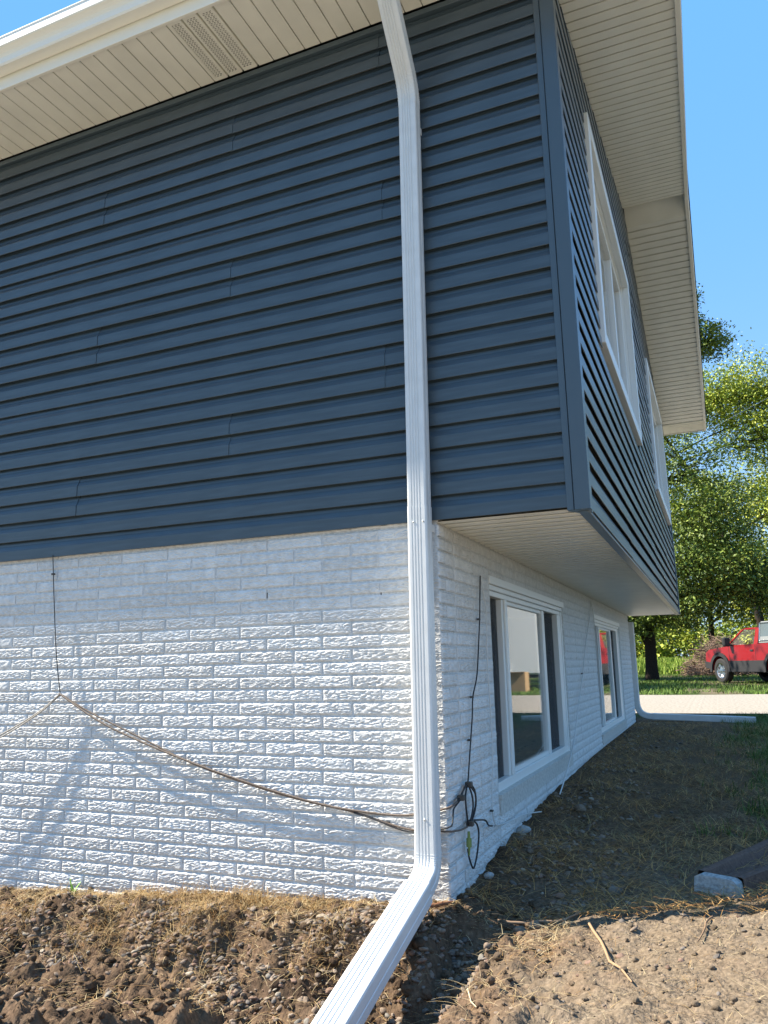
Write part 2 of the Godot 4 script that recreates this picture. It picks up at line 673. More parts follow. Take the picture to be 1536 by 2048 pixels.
func straw_color() -> Color:
	var c := Color(0.44, 0.31, 0.145).lerp(Color(0.60, 0.49, 0.30), rng.randf())
	if rng.randf() < 0.3:
		c = Color(0.34, 0.20, 0.08)
	return c * rng.randf_range(0.6, 1.05)

func straw() -> void:
	rng.seed = 11
	var b := MB.new()
	# loose stalks lying about
	for k in 9000:
		var x := rng.randf_range(-3.1, 0.5)
		var z := 0.02 + 0.75 * pow(rng.randf(), 1.8)
		if rng.randf() > 0.25 + clampf(0.4 + 2.0 * n2.get_noise_2d(x * 1.8 + 5.0, z * 2.0), 0, 1):
			continue
		b.col = straw_color()
		var a := rng.randf() * TAU
		ribbon(b, Vector3(x, gh(x, z) + rng.randf_range(0.004, 0.02), z), Vector3(cos(a), 0, sin(a)), rng.randf_range(0, 0.4), rng.randf_range(0.03, 0.11), rng.randf_range(0.0012, 0.0026), 0.16)
	for k in 24000:
		var x := 0.03 + 1.75 * rng.randf()
		var z := -0.10 - 8.0 * pow(rng.randf(), 1.25)
		if rng.randf() > 0.2 + clampf(0.5 + 1.5 * n2.get_noise_2d(x * 1.2 + 15.0, z * 1.1), 0, 1):
			continue
		b.col = straw_color() * Color(1.3, 0.98, 0.62)
		var a := rng.randf() * TAU
		ribbon(b, Vector3(x, gh(x, z) + rng.randf_range(0.002, 0.022), z), Vector3(cos(a), 0, sin(a)), rng.randf_range(0, 0.5), rng.randf_range(0.05, 0.16), rng.randf_range(0.0015, 0.003), 0.16)
	for k in 1500:
		var x := rng.randf_range(0.0, 1.8)
		var z := rng.randf_range(-0.3, 1.1)
		b.col = straw_color()
		var a := rng.randf() * TAU
		ribbon(b, Vector3(x, gh(x, z) + 0.006, z), Vector3(cos(a), 0, sin(a)), rng.randf_range(0, 0.3), rng.randf_range(0.02, 0.08), rng.randf_range(0.001, 0.002), 0.1)
	var o := single("dry_straw", b, M.straw, "loose dry straw and dead grass stalks strewn over the bed", "straw")
	o.set_meta("kind", "stuff")
	# standing dead tufts along the foot of the front wall
	var t := MB.new()
	for k in 480:
		var cx := rng.randf_range(-3.0, -0.25)
		var cz := 0.03 + 0.40 * pow(rng.randf(), 1.7)
		var w := clampf(0.2 + 3.2 * n1.get_noise_2d(cx * 2.1 + 3.0, cz * 2.5), 0, 1)
		w = maxf(w, (1.0 - sst(0.2, 0.55, absf(cx + 1.15))) * 0.8)
		if rng.randf() > w:
			continue
		var hgt := rng.randf_range(0.02, 0.10) * (1.25 if absf(cx + 1.25) < 0.4 else 0.8)
		for j in rng.randi_range(18, 50):
			var a := rng.randf() * TAU
			var x := cx + rng.randfn(0, 0.035)
			var z := maxf(cz + rng.randfn(0, 0.03), 0.012)
			t.col = straw_color() * Color(0.92, 0.82, 0.68)
			ribbon(t, Vector3(x, gh(x, z) - 0.004, z), Vector3(cos(a), 0, sin(a)) * rng.randf_range(0.3, 1.2), 1.0, hgt * rng.randf_range(0.6, 1.4), 0.0018, rng.randf_range(0.2, 0.6), 4)
	for k in 110:
		var cx := rng.randf_range(0.1, 1.5)
		var cz := -0.1 - 7.0 * rng.randf()
		for j in 26:
			var a := rng.randf() * TAU
			var x := cx + rng.randfn(0, 0.08)
			var z := cz + rng.randfn(0, 0.08)
			t.col = straw_color() * Color(0.9, 0.9, 0.7)
			ribbon(t, Vector3(x, gh(x, z) - 0.004, z), Vector3(cos(a), 0, sin(a)) * rng.randf_range(0.6, 1.5), 0.8, rng.randf_range(0.05, 0.13), 0.0022, rng.randf_range(0.2, 0.5), 3)
	var o2 := single("dead_grass", t, M.straw, "yellowed dead grass standing in tufts along the wall", "grass")
	o2.set_meta("kind", "stuff")

func grass() -> void:
	rng.seed = 21
	var b := MB.new()
	# lawn at the right of the bed
	for k in 22000:
		var x := 0.95 + 2.6 * pow(rng.randf(), 1.5)
		var z := rng.randf_range(-9.6, -0.8)
		var w := sst(1.12, 1.55, x + 0.45 * n1.get_noise_2d(x * 2.3 + 40.0, z * 2.3)) * (1.0 - sst(-1.4, -0.8, z))
		if rng.randf() > w:
			continue
		b.col = Color(0.075, 0.15, 0.025).lerp(Color(0.17, 0.21, 0.05), rng.randf()) * rng.randf_range(0.6, 1.1)
		var a := rng.randf() * TAU
		ribbon(b, Vector3(x, gh(x, z) - 0.003, z), Vector3(cos(a), 0, sin(a)) * rng.randf_range(0.3, 1.0), 1.0, rng.randf_range(0.04, 0.1), 0.005, 0.3, 2)
	# lawn past the drive
	for k in 42000:
		var z := -16.3 - 24.0 * pow(rng.randf(), 1.4)
		var x := rng.randf_range(-4.5, 7.0)
		var pk := n1.get_noise_2d(x * 0.35 + 11.0, z * 0.8)
		if pk > 0.2 or rng.randf() < 0.2:
			continue
		b.col = Color(0.07, 0.145, 0.022).lerp(Color(0.16, 0.22, 0.04), rng.randf()) * rng.randf_range(0.7, 1.2)
		var a := rng.randf() * TAU
		ribbon(b, Vector3(x, gbase(x, z) - 0.003, z), Vector3(cos(a), 0, sin(a)) * rng.randf_range(0.3, 0.9), 1.0, rng.randf_range(0.05, 0.12), 0.016, 0.3, 2)
	var o := single("lawn_grass", b, M.grass, "short green lawn grass beside the bed and past the gravel drive", "grass")
	o.set_meta("kind", "stuff")
	var t := MB.new()
	for k in 26000:
		var z := rng.randf_range(-58.0, -41.5)
		var x := rng.randf_range(-9.0, 9.0)
		t.col = Color(0.15, 0.25, 0.03).lerp(Color(0.27, 0.33, 0.06), rng.randf()) * rng.randf_range(0.8, 1.2)
		var a := rng.randf() * TAU
		ribbon(t, Vector3(x, gbase(x, z), z), Vector3(cos(a), 0, sin(a)) * rng.randf_range(0.1, 0.5), 1.0, rng.randf_range(0.45, 1.0) * (0.6 + 0.4 * sst(-42, -48, z)), 0.05, 0.14, 2)
	var o2 := single("field_grass", t, M.grass, "tall bright green grass of the field behind the lawn", "grass")
	o2.set_meta("kind", "stuff")

# ------------------------------------------------------------------ bricks
func brick_mesh(L: float, H: float, sd: int, nx: int, ny: int, end_right := false, thick := 0.09) -> ArrayMesh:
	var f := FastNoiseLite.new()
	f.seed = sd
	f.noise_type = FastNoiseLite.TYPE_SIMPLEX_SMOOTH
	f.frequency = 1.0
	f.fractal_octaves = 2
	var hgt := func(x: float, y: float, lx: float) -> float:
		var wx := x + 0.01 * f.get_noise_2d(x * 30.0, y * 60.0 + 9.0)
		var wy := y + 0.006 * f.get_noise_2d(x * 26.0 + 50.0, y * 20.0)
		var a := f.get_noise_2d(wx * 13.0, wy * 58.0)
		var r1 := 1.0 - absf(a) * 2.2
		var a2 := f.get_noise_2d(wx * 34.0 + 17.0, wy * 120.0 + 4.0)
		var h := 0.0039 * clampf(r1, -0.5, 1.0) + 0.0018 * a2 - 0.0014
		var e: float = minf(minf(x, lx - x), minf(y, H - y) * 1.2)
		var fall := sst(0.0, 0.006, e)
		return lerpf(-0.0035, h, fall)
	var b := MB.new()
	var grid := func(o: Vector3, ax: Vector3, nrm: Vector3, lx: float, m: int, off: float) -> Array:
		var P := []
		for j in ny + 1:
			for i in m + 1:
				var x := lx * i / m
				var y := H * j / ny
				# pull the outer rows to the arris
				P.append(o + ax * x + Vector3.UP * y + nrm * hgt.call(x, y, lx) if off == 0.0 else o + ax * x + Vector3.UP * y + nrm * hgt.call(x + off, y, lx + 2.0 * off))
		for j in ny + 1:
			for i in m + 1:
				var du: Vector3 = P[j * (m + 1) + mini(i + 1, m)] - P[j * (m + 1) + maxi(i - 1, 0)]
				var dv: Vector3 = P[mini(j + 1, ny) * (m + 1) + i] - P[maxi(j - 1, 0) * (m + 1) + i]
				b.put(P[j * (m + 1) + i], du.cross(dv))
		var k0 := b.v.size() - P.size()
		for j in ny:
			for i in m:
				var a := k0 + j * (m + 1) + i
				b.ix.append_array([a, a + m + 1, a + m + 2, a, a + m + 2, a + 1])
		return P
	var F: Array = grid.call(Vector3.ZERO, Vector3.RIGHT, Vector3.BACK, L, nx, 0.0)
	var zb := -thick
	# top, bottom and left edges
	for i in nx:
		var p: Vector3 = F[ny * (nx + 1) + i]
		var q: Vector3 = F[ny * (nx + 1) + i + 1]
		b.quad(p, q, Vector3(q.x, q.y, zb), Vector3(p.x, p.y, zb), Vector3.UP)
		p = F[i]
		q = F[i + 1]
		b.quad(p, q, Vector3(q.x, q.y, zb), Vector3(p.x, p.y, zb), Vector3.DOWN)
	for j in ny:
		var p: Vector3 = F[j * (nx + 1)]
		var q: Vector3 = F[(j + 1) * (nx + 1)]
		b.quad(p, q, Vector3(q.x, q.y, zb), Vector3(p.x, p.y, zb), Vector3.LEFT)
		if not end_right:
			p = F[j * (nx + 1) + nx]
			q = F[(j + 1) * (nx + 1) + nx]
			b.quad(p, q, Vector3(q.x, q.y, zb), Vector3(p.x, p.y, zb), Vector3.RIGHT)
	if end_right:
		grid.call(Vector3(L, 0, -0.0045), Vector3.FORWARD, Vector3.RIGHT, thick - 0.0045, maxi(4, nx / 3), 0.0)
	return b.mesh()

func coat() -> Material:
	return [M.paint, M.paint, M.paint_b, M.paint_c][rng.randi() % 4]

func brick_walls(house: Node3D) -> void:
	var face_h := BRICK_H - 0.0105
	var joint := 0.0105
	var full := []
	var full_lo := []
	for i in 9:
		full.append(brick_mesh(BRICK_L - joint, face_h, 100 + i, 72, 22))
		full_lo.append(brick_mesh(BRICK_L - joint, face_h, 100 + i, 22, 6))
	var corner_front := []
	var corner_side := []
	for i in 4:
		corner_front.append(brick_mesh(BRICK_L - 0.006, face_h, 140 + i, 72, 22, true))
		# a side brick whose end shows on the front: mirrored below by turning it half round
		corner_side.append(brick_mesh(0.100, face_h, 150 + i, 26, 22, true, 0.22))
	var wall_f := node("front_brick_wall", house)
	var wall_s := node("gable_brick_wall", house)
	# mortar
	var mo := MB.new()
	mo.box(Vector3(LEFT_END, -2.3, -0.10), Vector3(-0.0075, 0.06, -0.0068))
	part("mortar", mo, M.mortar, wall_f)
	var ms := MB.new()
	for r in side_solid():
		ms.box(Vector3(-0.10, r[2], -r[1]), Vector3(-0.0068, r[3], -r[0]))
	part("mortar", ms, M.mortar, wall_s)
	var rest_f := MB.new()
	var rest_s := MB.new()
	rng.seed = 3
	var put_in := func(acc: MB, me: ArrayMesh, xf: Transform3D) -> void:
		var arr := me.surface_get_arrays(0)
		var k := acc.v.size()
		for p in arr[Mesh.ARRAY_VERTEX]:
			acc.v.push_back(xf * p)
		for p in arr[Mesh.ARRAY_NORMAL]:
			acc.n.push_back(xf.basis * p)
		for p in arr[Mesh.ARRAY_COLOR]:
			acc.c.push_back(p)
		for p in arr[Mesh.ARRAY_INDEX]:
			acc.ix.push_back(k + p)
	var turned := Basis(Vector3(0, 0, -1), Vector3(0, 1, 0), Vector3(1, 0, 0))   # local x runs back along the gable, local z looks out
	for row in range(-1, 32):
		var top := BED_TOP - row * BRICK_H
		var y := top - BRICK_H + joint * 0.5
		var even := posmod(row, 2) == 0
		# front: courses end in a full brick at the corner, or against the end of a gable brick
		var xr := 0.0 if even else -0.105
		var first := true
		var edge := 0.015 - (0.0 if even else BRICK_L * 0.5)   # joint grid from the photograph
		while xr > LEFT_END + 0.3:
			var xl := edge - BRICK_L
			if xr - xl < 0.06:
				edge -= BRICK_L
				continue
			var a := xl + joint * 0.5
			var e := xr if first else xr - joint * 0.5
			var jig := Vector3(0, rng.randf_range(-0.0008, 0.0008), rng.randf_range(-0.0012, 0.0012))
			var near := xl > -2.95 and row < 31
			if first and even:
				part("brick", corner_front[rng.randi() % 4], coat(), wall_f, Transform3D(Basis(), Vector3(e - (BRICK_L - 0.006), y, 0) + jig))
			elif absf((e - a) - (BRICK_L - joint)) < 0.004:
				var v := rng.randi() % 9
				var xf := Transform3D(Basis(), Vector3(a, y, 0) + jig)
				if near:
					part("brick", full[v], coat(), wall_f, xf)
				else:
					put_in.call(rest_f, full_lo[v], xf)
			else:
				var me := brick_mesh(e - a, face_h, 200 + row, maxi(6, int((e - a) * 200)), 14)
				part("brick", me, coat(), wall_f, Transform3D(Basis(), Vector3(a, y, 0) + jig))
			first = false
			xr = xl
			edge = xl
		if not even:
			part("brick", corner_side[rng.randi() % 4], M.paint, wall_f, Transform3D(Basis(), Vector3(-0.100, y, 0)))
		# gable side
		if row > 27:
			continue
		var s := 0.095 if even else 0.225
		var k := 0
		while s < 8.28:
			var e := s + BRICK_L
			if k == 0 and even:
				e = s + BRICK_L * 0.5 - 0.01
			e = minf(e, 8.30)
			for seg in cut_by_windows(s, e, y, y + face_h):
				var a: float = seg[0] + joint * 0.5
				var L: float = seg[1] - joint * 0.5 - a
				if L < 0.02:
					continue
				var xf := Transform3D(turned, Vector3(rng.randf_range(-0.0012, 0.0012), y, -a))
				var v := rng.randi() % 9
				if absf(L - (BRICK_L - joint)) < 0.004:
					if s < 0.92:
						part("brick", full[v], coat(), wall_s, xf)
					else:
						put_in.call(rest_s, full_lo[v], xf)
				else:
					var me := brick_mesh(L, face_h, 300 + row * 7 + k, maxi(5, int(L * 110)), 8)
					if s < 1.0:
						part("brick", me, coat(), wall_s, xf)
					else:
						put_in.call(rest_s, me, xf)
			s = e
			k += 1
	for q in [[-0.297, -0.315], [-0.922, -0.298]]:
		var wm := MB.new()
		wm.box(Vector3(q[0] - 0.0025, q[1] - 0.014, -0.0069), Vector3(q[0] + 0.0025, q[1] + 0.014, -0.0055))
		part("weep_slot", wm, M.clip, wall_f)
	var a := part("far_bricks", rest_f, M.paint, wall_f)
	a.set_meta("kind", "stuff")
	var d := part("far_bricks", rest_s, M.paint, wall_s)
	d.set_meta("kind", "stuff")

# openings of the gable brick wall: [from, to, sill, head] along the wall
const LOWER := [[0.87, 3.12, -1.40, -0.20], [4.88, 7.10, -1.42, -0.20]]
const UPPER := [[1.05, 3.47, 1.17, 2.70], [5.45, 7.98, 1.19, 2.72]]

func cut_by_windows(a: float, b: float, y0: float, y1: float) -> Array:
	var r := [[a, b]]
	for w in LOWER:
		if y1 > w[2] + 0.01 and y0 < w[3] - 0.01:
			var q := []
			for s in r:
				if s[1] <= w[0] or s[0] >= w[1]:
					q.append(s)
					continue
				if s[0] < w[0]:
					q.append([s[0], w[0] + 0.004])
				if s[1] > w[1]:
					q.append([w[1] - 0.004, s[1]])
			r = q
	return r

func side_solid() -> Array:
	return [[0.0, 0.88, -2.3, 0.02], [3.11, 4.89, -2.3, 0.02], [7.09, 8.3, -2.3, 0.02],
		[0.88, 3.11, -2.3, -1.41], [0.88, 3.11, -0.19, 0.02], [4.89, 7.09, -2.3, -1.43], [4.89, 7.09, -0.19, 0.02]]

# ------------------------------------------------------------------ siding
const PROFILE := [[0.0, -0.0045], [0.0, -0.0012], [0.0015, 0.0], [0.058, 0.0], [0.062, -0.0012], [0.069, -0.0058], [0.089, -0.0158], [0.1068, -0.0192], [0.1075, -0.028], [0.1343, -0.028]]

func rake_top(s: float) -> float:
	return EAVE_Y + PITCH * minf(s, DEPTH - s) - 0.012

func wave(s: float, course: int) -> Vector2:
	# vinyl is never quite straight: millimetre bows in depth and height
	return Vector2(0.0016 * n1.get_noise_2d(s * 1.1, course * 3.7), 0.0011 * n1.get_noise_2d(s * 0.8 + 30.0, course * 2.9))

func siding_strip(b: MB, front: bool, course: int, ya: float, yb: float, sa: float, sb: float, lift: float) -> void:
	var y0 := course * COURSE
	var pr := []
	for p in PROFILE:
		var y: float = y0 + p[0]
		if y < ya - 1e-5 or y > yb + 1e-5:
			continue
		pr.append(Vector2(y, p[1] + lift))
	if pr.size() < 2:
		return
	var pieces := maxi(1, int((sb - sa) / 0.22))
	for k in pieces:
		var s0 := lerpf(sa, sb, float(k) / pieces)
		var s1 := lerpf(sa, sb, float(k + 1) / pieces)
		for i in pr.size() - 1:
			var P: Vector2 = pr[i]
			var Q: Vector2 = pr[i + 1]
			var e := [s0, s1, s0, s1]
			if not front:
				for m in 2:
					var y: float = [P.x, Q.x][m]
					if y > EAVE_Y - 0.012:
						var lim := (y - EAVE_Y + 0.012) / PITCH
						e[m * 2] = maxf(s0, lim)
						e[m * 2 + 1] = minf(s1, DEPTH - lim)
				if e[0] >= e[1] or e[2] >= e[3]:
					continue
			var at := func(st: float, q: Vector2) -> Vector3:
				var w := wave(st, course)
				if front:
					return Vector3(st, q.x + w.y, FRONT_Z + q.y + w.x)
				return Vector3(SIDE_X + q.y + w.x, q.x + w.y, -st)
			var A: Vector3 = at.call(e[0], P)
			var B: Vector3 = at.call(e[1], P)
			var C: Vector3 = at.call(e[3], Q)
			var D: Vector3 = at.call(e[2], Q)
			var dy := Q.x - P.x
			var dd := Q.y - P.y
			b.quad(A, B, C, D, Vector3(0, -dd, dy) if front else Vector3(dy, -dd, 0))
			if lift > 0.0 and (k == 0 or k == pieces - 1):
				# the cut end of the overlapping panel
				var inn := (Vector3(0, 0, -1) if front else Vector3(-1, 0, 0)) * (lift + 0.001)
				var along := Vector3.RIGHT if front else Vector3.FORWARD
				if k == 0:
					b.quad(A, D, D + inn, A + inn, -along)
				if k == pieces - 1:
					b.quad(B, C, C + inn, B + inn, along)

func siding(house: Node3D) -> void:
	var wall := node("front_siding", house)
	# panel joints read from the photograph: panel (pair of courses from below) -> x of the lap
	var seams := {0: [-3.14], 1: [-2.21], 2: [-1.17], 3: [-0.26], 4: [-3.12], 5: [-2.12], 6: [-1.18], 7: [-0.256], 8: [-3.10], 9: [-2.12], 10: [-1.185], 11: [-0.256], 12: [-3.10]}
	var left := LEFT_END
	for pn in 13:
		var cuts := [left]
		cuts.append_array(seams.get(pn, []))
		cuts.append(0.606)
		cuts.sort()
		for i in cuts.size() - 1:
			var b := MB.new()
			var lift := 0.0036 * ((i + 1) % 2)
			for cc in 2:
				var course: int = pn * 2 + cc
				var y0 := course * COURSE
				if y0 > 2.74:
					continue
				siding_strip(b, true, course, y0 - 0.001, minf(y0 + COURSE + 0.021, 2.76), cuts[i] - (0.018 if lift > 0.0 else 0.0), cuts[i + 1] + (0.018 if lift > 0.0 and i < cuts.size() - 2 else 0.0), lift)
			if b.v.size():
				part("siding_panel", b, M.siding, wall)
	var ft := MB.new()
	ft.box(Vector3(left, 2.742, -0.01), Vector3(0.606, 2.772, FRONT_Z + 0.004), 0.002)
	part("top_trim", ft, M.siding_trim, wall)
	var gs := node("gable_siding", house)
	var sseams := [1.9, 4.25, 6.4, 2.6, 5.0, 3.3, 7.2, 2.2, 4.6, 6.0, 3.0, 5.5, 4.1, 4.9, 3.9, 4.4, 4.2]
	for pn in 17:
		var y0 := pn * 2 * COURSE
		var y1 := y0 + 2 * COURSE
		var cuts := [0.092, sseams[pn], DEPTH - 0.09]
		for w in UPPER:
			if y0 > w[2] - 0.02 and y1 < w[3] + 0.02:
				cuts.append(w[0] + 0.02)
				cuts.append(w[1] - 0.02)
		cuts.sort()
		for i in cuts.size() - 1:
			var a: float = cuts[i]
			var e: float = cuts[i + 1]
			var b := MB.new()
			for cc in 2:
				var course: int = pn * 2 + cc
				var yc := course * COURSE
				var bands := [[yc - 0.001, yc + COURSE + 0.021]]
				var spans := [[a, e]]
				for w in UPPER:
					if yc + COURSE > w[2] + 0.03 and yc < w[3] - 0.03:
						var q := []
						for sp in spans:
							if sp[1] <= w[0] + 0.03 or sp[0] >= w[1] - 0.03:
								q.append(sp)
								continue
							if sp[0] < w[0]:
								q.append([sp[0], w[0] + 0.02])
							if sp[1] > w[1]:
								q.append([w[1] - 0.02, sp[1]])
						spans = q
				for sp in spans:
					siding_strip(b, false, course, bands[0][0], bands[0][1], sp[0], sp[1], 0.0036 * ((i + 1) % 2))
			if b.v.size():
				part("siding_panel", b, M.siding, gs)
	# trim under the lowest course of the gable side
	var bt := MB.new()
	bt.box(Vector3(SIDE_X - 0.05, -0.016, -DEPTH), Vector3(SIDE_X - 0.004, -0.001, -0.02), 0.002)
	part("starter_trim", bt, M.siding_trim, gs)
	# corner posts
	var post := MB.new()
	var x0 := SIDE_X
	var z0 := FRONT_Z
	var pts := [Vector2(x0 - 0.088, z0 - 0.03), Vector2(x0 - 0.088, z0 + 0.004), Vector2(x0 - 0.084, z0 + 0.006), Vector2(x0 - 0.060, z0 + 0.006), Vector2(x0 - 0.057, z0 + 0.001), Vector2(x0 - 0.054, z0 + 0.012),
		Vector2(x0 + 0.008, z0 + 0.012), Vector2(x0 + 0.012, z0 + 0.008), Vector2(x0 + 0.012, z0 - 0.054), Vector2(x0 + 0.001, z0 - 0.057), Vector2(x0 + 0.006, z0 - 0.060), Vector2(x0 + 0.006, z0 - 0.108), Vector2(x0 + 0.004, z0 - 0.112), Vector2(x0 - 0.03, z0 - 0.112)]
	post.extrude(Vector3(0, -0.014, 0), Vector3.RIGHT, Vector3.BACK, Vector3(0, 2.785, 0), pts)
	part("corner_post", post, M.siding_trim, wall)
	var post2 := MB.new()
	post2.box(Vector3(x0 - 0.09, -0.014, -DEPTH - 0.03), Vector3(x0 + 0.012, 2.78, -DEPTH + 0.09), 0.003)
	part("corner_post", post2, M.siding_trim, gs)

# ------------------------------------------------------------------ soffits, roof
func soffit_mesh(width: float, length: float, bow := 0.0, mouth := 0.011) -> ArrayMesh:
	# local x across the panel, z along it, looking down; a V groove every four inches
	var b := MB.new()
	var step := 0.1016
	var x := 0.0
	while x < width - 0.01:
		var e := minf(x + step, width)
		# the interlock runs back behind the edge of the next rib
		var q := [Vector2(x + 0.0005, 0), Vector2(e - 0.0055 - mouth, 0), Vector2(e - 0.0025 - mouth, 0.0025), Vector2(e - 0.0025 - mouth, 0.024), Vector2(e + 0.020, 0.024), Vector2(e + 0.020, 0.0045), Vector2(e - 0.0025, 0.0025), Vector2(e - 0.0005, 0.0)]
		if bow > 0.0:
			var rib := []
			for i in 7:
				var t := i / 6.0
				rib.append(Vector2(lerpf(x + 0.0005, e - 0.028, t), -bow * sin(PI * t)))
			q = rib + [Vector2(e - 0.026, 0.024), Vector2(e + 0.03, 0.024), Vector2(e + 0.03, 0.0045), Vector2(e - 0.002, 0.0025), Vector2(e - 0.0005, 0.0)]
		for i in q.size() - 1:
			var p: Vector2 = q[i]
			var r: Vector2 = q[i + 1]
			b.quad(Vector3(p.x, p.y, 0), Vector3(r.x, r.y, 0), Vector3(r.x, r.y, length), Vector3(p.x, p.y, length), Vector3(r.y - p.y, -(r.x - p.x), 0))
		x = e
	b.quad(Vector3(0, 0.026, 0), Vector3(width, 0.026, 0), Vector3(width, 0.026, length), Vector3(0, 0.026, length), Vector3.UP)
	return b.mesh()

func vent_mesh(length: float) -> ArrayMesh:
	# a panel of three ribs, each pierced by three columns of slots
	var b := MB.new()
	var step := 0.1016
	var sheet := func(x0: float, x1: float, z0: float, z1: float) -> void:
		b.quad(Vector3(x0, 0, z0), Vector3(x1, 0, z0), Vector3(x1, 0, z1), Vector3(x0, 0, z1), Vector3.DOWN)
	for r in 3:
		var x := r * step
		sheet.call(x + 0.0005, x + step - 0.016, 0.0, 0.028)
		sheet.call(x + 0.0005, x + step - 0.016, 0.442, length)
		for i in 46:
			var z := 0.028 + i * 0.009
			sheet.call(x + 0.0005, x + step - 0.016, z + 0.0042, z + 0.009)
			var o := 0.006 if i % 2 else 0.0
			var xs := [x + 0.0005, x + 0.014 + o, x + 0.026 + o, x + 0.034 + o, x + 0.046 + o, x + 0.054 + o, x + 0.066 + o, x + step - 0.016]
			for k in 4:
				sheet.call(xs[k * 2], xs[k * 2 + 1], z, z + 0.0042)
		var q := [Vector2(x + step - 0.016, 0), Vector2(x + step - 0.013, 0.003), Vector2(x + step - 0.0115, 0.022), Vector2(x + step - 0.0035, 0.022), Vector2(x + step - 0.0025, 0.003), Vector2(x + step - 0.0005, 0.0)]
		for i in 5:
			var p: Vector2 = q[i]
			var e: Vector2 = q[i + 1]
			b.quad(Vector3(p.x, p.y, 0), Vector3(e.x, e.y, 0), Vector3(e.x, e.y, length), Vector3(p.x, p.y, length), Vector3(e.y - p.y, -(e.x - p.x), 0))
	return b.mesh()

func soffits(house: Node3D) -> void:
	var front := node("front_soffit", house)
	var m := soffit_mesh(0.3048, 0.465, 0.0, 0.0045)
	var x := -0.985 - 0.3048 * 18
	var k := 0
	while x < 1.25:
		var vent := k == 17
		var p := part("soffit_panel", m if x < 0.95 else soffit_mesh(1.27 - x, 0.465, 0.0, 0.0045), M.soffit, front, Transform3D(Basis(), Vector3(x, EAVE_Y, 0.03)))
		if vent:
			p.set_meta("label", "soffit panel with three rows of vent holes")
			p.mesh = vent_mesh(0.465)
			var back := MB.new()
			back.box(Vector3(0, 0.05, 0), Vector3(0.3048, 0.056, 0.465))
			part("backing", back, M.core, p)
		x += 0.3048
		k += 1
	# rake soffits
	var rk := node("gable_soffit", house)
	var L := 1.268 - (SIDE_X - 0.004)
	var rm := soffit_mesh(0.3048, L)
	var th := atan(PITCH)
	var run := DEPTH * 0.5 / cos(th)
	var up := Basis(Vector3(0, sin(th), -cos(th)), Vector3(0, cos(th), sin(th)), Vector3(1, 0, 0))
	var dn := Basis(Vector3(0, -sin(th), -cos(th)), Vector3(0, cos(th), -sin(th)), Vector3(1, 0, 0))
	var top := EAVE_Y + PITCH * DEPTH * 0.5
	var s := 0.0
	while s < run - 0.17:
		var w := minf(0.3048, run - 0.15 - s)
		var me: ArrayMesh = rm if w > 0.30 else soffit_mesh(w, L)
		part("soffit_panel", me, M.soffit, rk, Transform3D(up, Vector3(SIDE_X - 0.004, EAVE_Y + s * sin(th), FRONT_Z - s * cos(th))))
		s += 0.3048
	s = 0.20
	while s < run - 0.02:
		var w := minf(0.3048, run - s)
		var me: ArrayMesh = rm if w > 0.30 else soffit_mesh(w, L)
		part("soffit_panel", me, M.soffit, rk, Transform3D(dn, Vector3(SIDE_X - 0.004, top - s * sin(th), FRONT_Z - DEPTH * 0.5 - s * cos(th))))
		s += 0.3048
	# folded trim closing the ridge, steeper than the slopes beside it
	var tr := MB.new()
	var zr := FRONT_Z - DEPTH * 0.5
	var xa := SIDE_X - 0.004
	var xb := 1.268
	var D := Vector3(xb - xa, 0, 0)
	var peak := Vector3(xa, top + 0.10, zr - 0.01)
	for e in [[0.16, 1.0], [0.215, -1.0]]:
		var p1 := Vector3(xa, top - e[0] * sin(th) - 0.006, zr + e[1] * e[0] * cos(th))
		tr.quad(peak, p1, p1 + D, peak + D, Vector3.DOWN)
		tr.quad(p1, p1 + Vector3(0, 0.012, 0), p1 + Vector3(0, 0.012, 0) + D, p1 + D, Vector3(0, 0, e[1]))
	part("ridge_trim", tr, M.soffit, rk)
	# far corner: panels turned and mitred
	var far := MB.new()
	var near_strips := MB.new()
	var za := FRONT_Z - DEPTH
	var zb := za - 0.50
	var w2 := 1.268 - SIDE_X
	for i in 6:
		var u0 := i / 6.0
		var u1 := (i + 1) / 6.0
		var g := 0.006
		far.quad(Vector3(SIDE_X + w2 * u0 + g, EAVE_Y, lerpf(za, zb, u0)), Vector3(SIDE_X + w2 * u1, EAVE_Y, lerpf(za, zb, u1)), Vector3(SIDE_X + w2 * u1, EAVE_Y, zb), Vector3(SIDE_X + w2 * u0 + g, EAVE_Y, zb), Vector3.DOWN)
		far.box(Vector3(SIDE_X + w2 * u0, EAVE_Y + 0.004, zb), Vector3(SIDE_X + w2 * u0 + g, EAVE_Y + 0.008, lerpf(za, zb, u0)))
		near_strips.quad(Vector3(SIDE_X + w2 * u0, EAVE_Y, lerpf(za, zb, u0) - g), Vector3(1.268, EAVE_Y, lerpf(za, zb, u0) - g), Vector3(1.268, EAVE_Y, lerpf(za, zb, u1)), Vector3(SIDE_X + w2 * u1, EAVE_Y, lerpf(za, zb, u1)), Vector3.DOWN)
	part("soffit_panel", far, M.soffit, rk)
	part("soffit_panel", near_strips, M.soffit, rk)
	# soffit under the overhanging storey
	var us := node("overhang_soffit", house)
	var um := soffit_mesh(0.3048, SIDE_X - 0.03, 0.003)
	var ub := Basis(Vector3(0, 0, -1), Vector3(0, 1, 0), Vector3(1, 0, 0))
	var zz := 0.0
	while zz < DEPTH - 0.05:
		var w := minf(0.3048, DEPTH - zz)
		part("soffit_panel", um if w > 0.30 else soffit_mesh(w, SIDE_X - 0.03, 0.003), M.soffit, us, Transform3D(ub, Vector3(-0.005, -0.006, -zz)))
		zz += 0.3048
	# fascia
	var fa := node("fascia", house)
	var ff := MB.new()
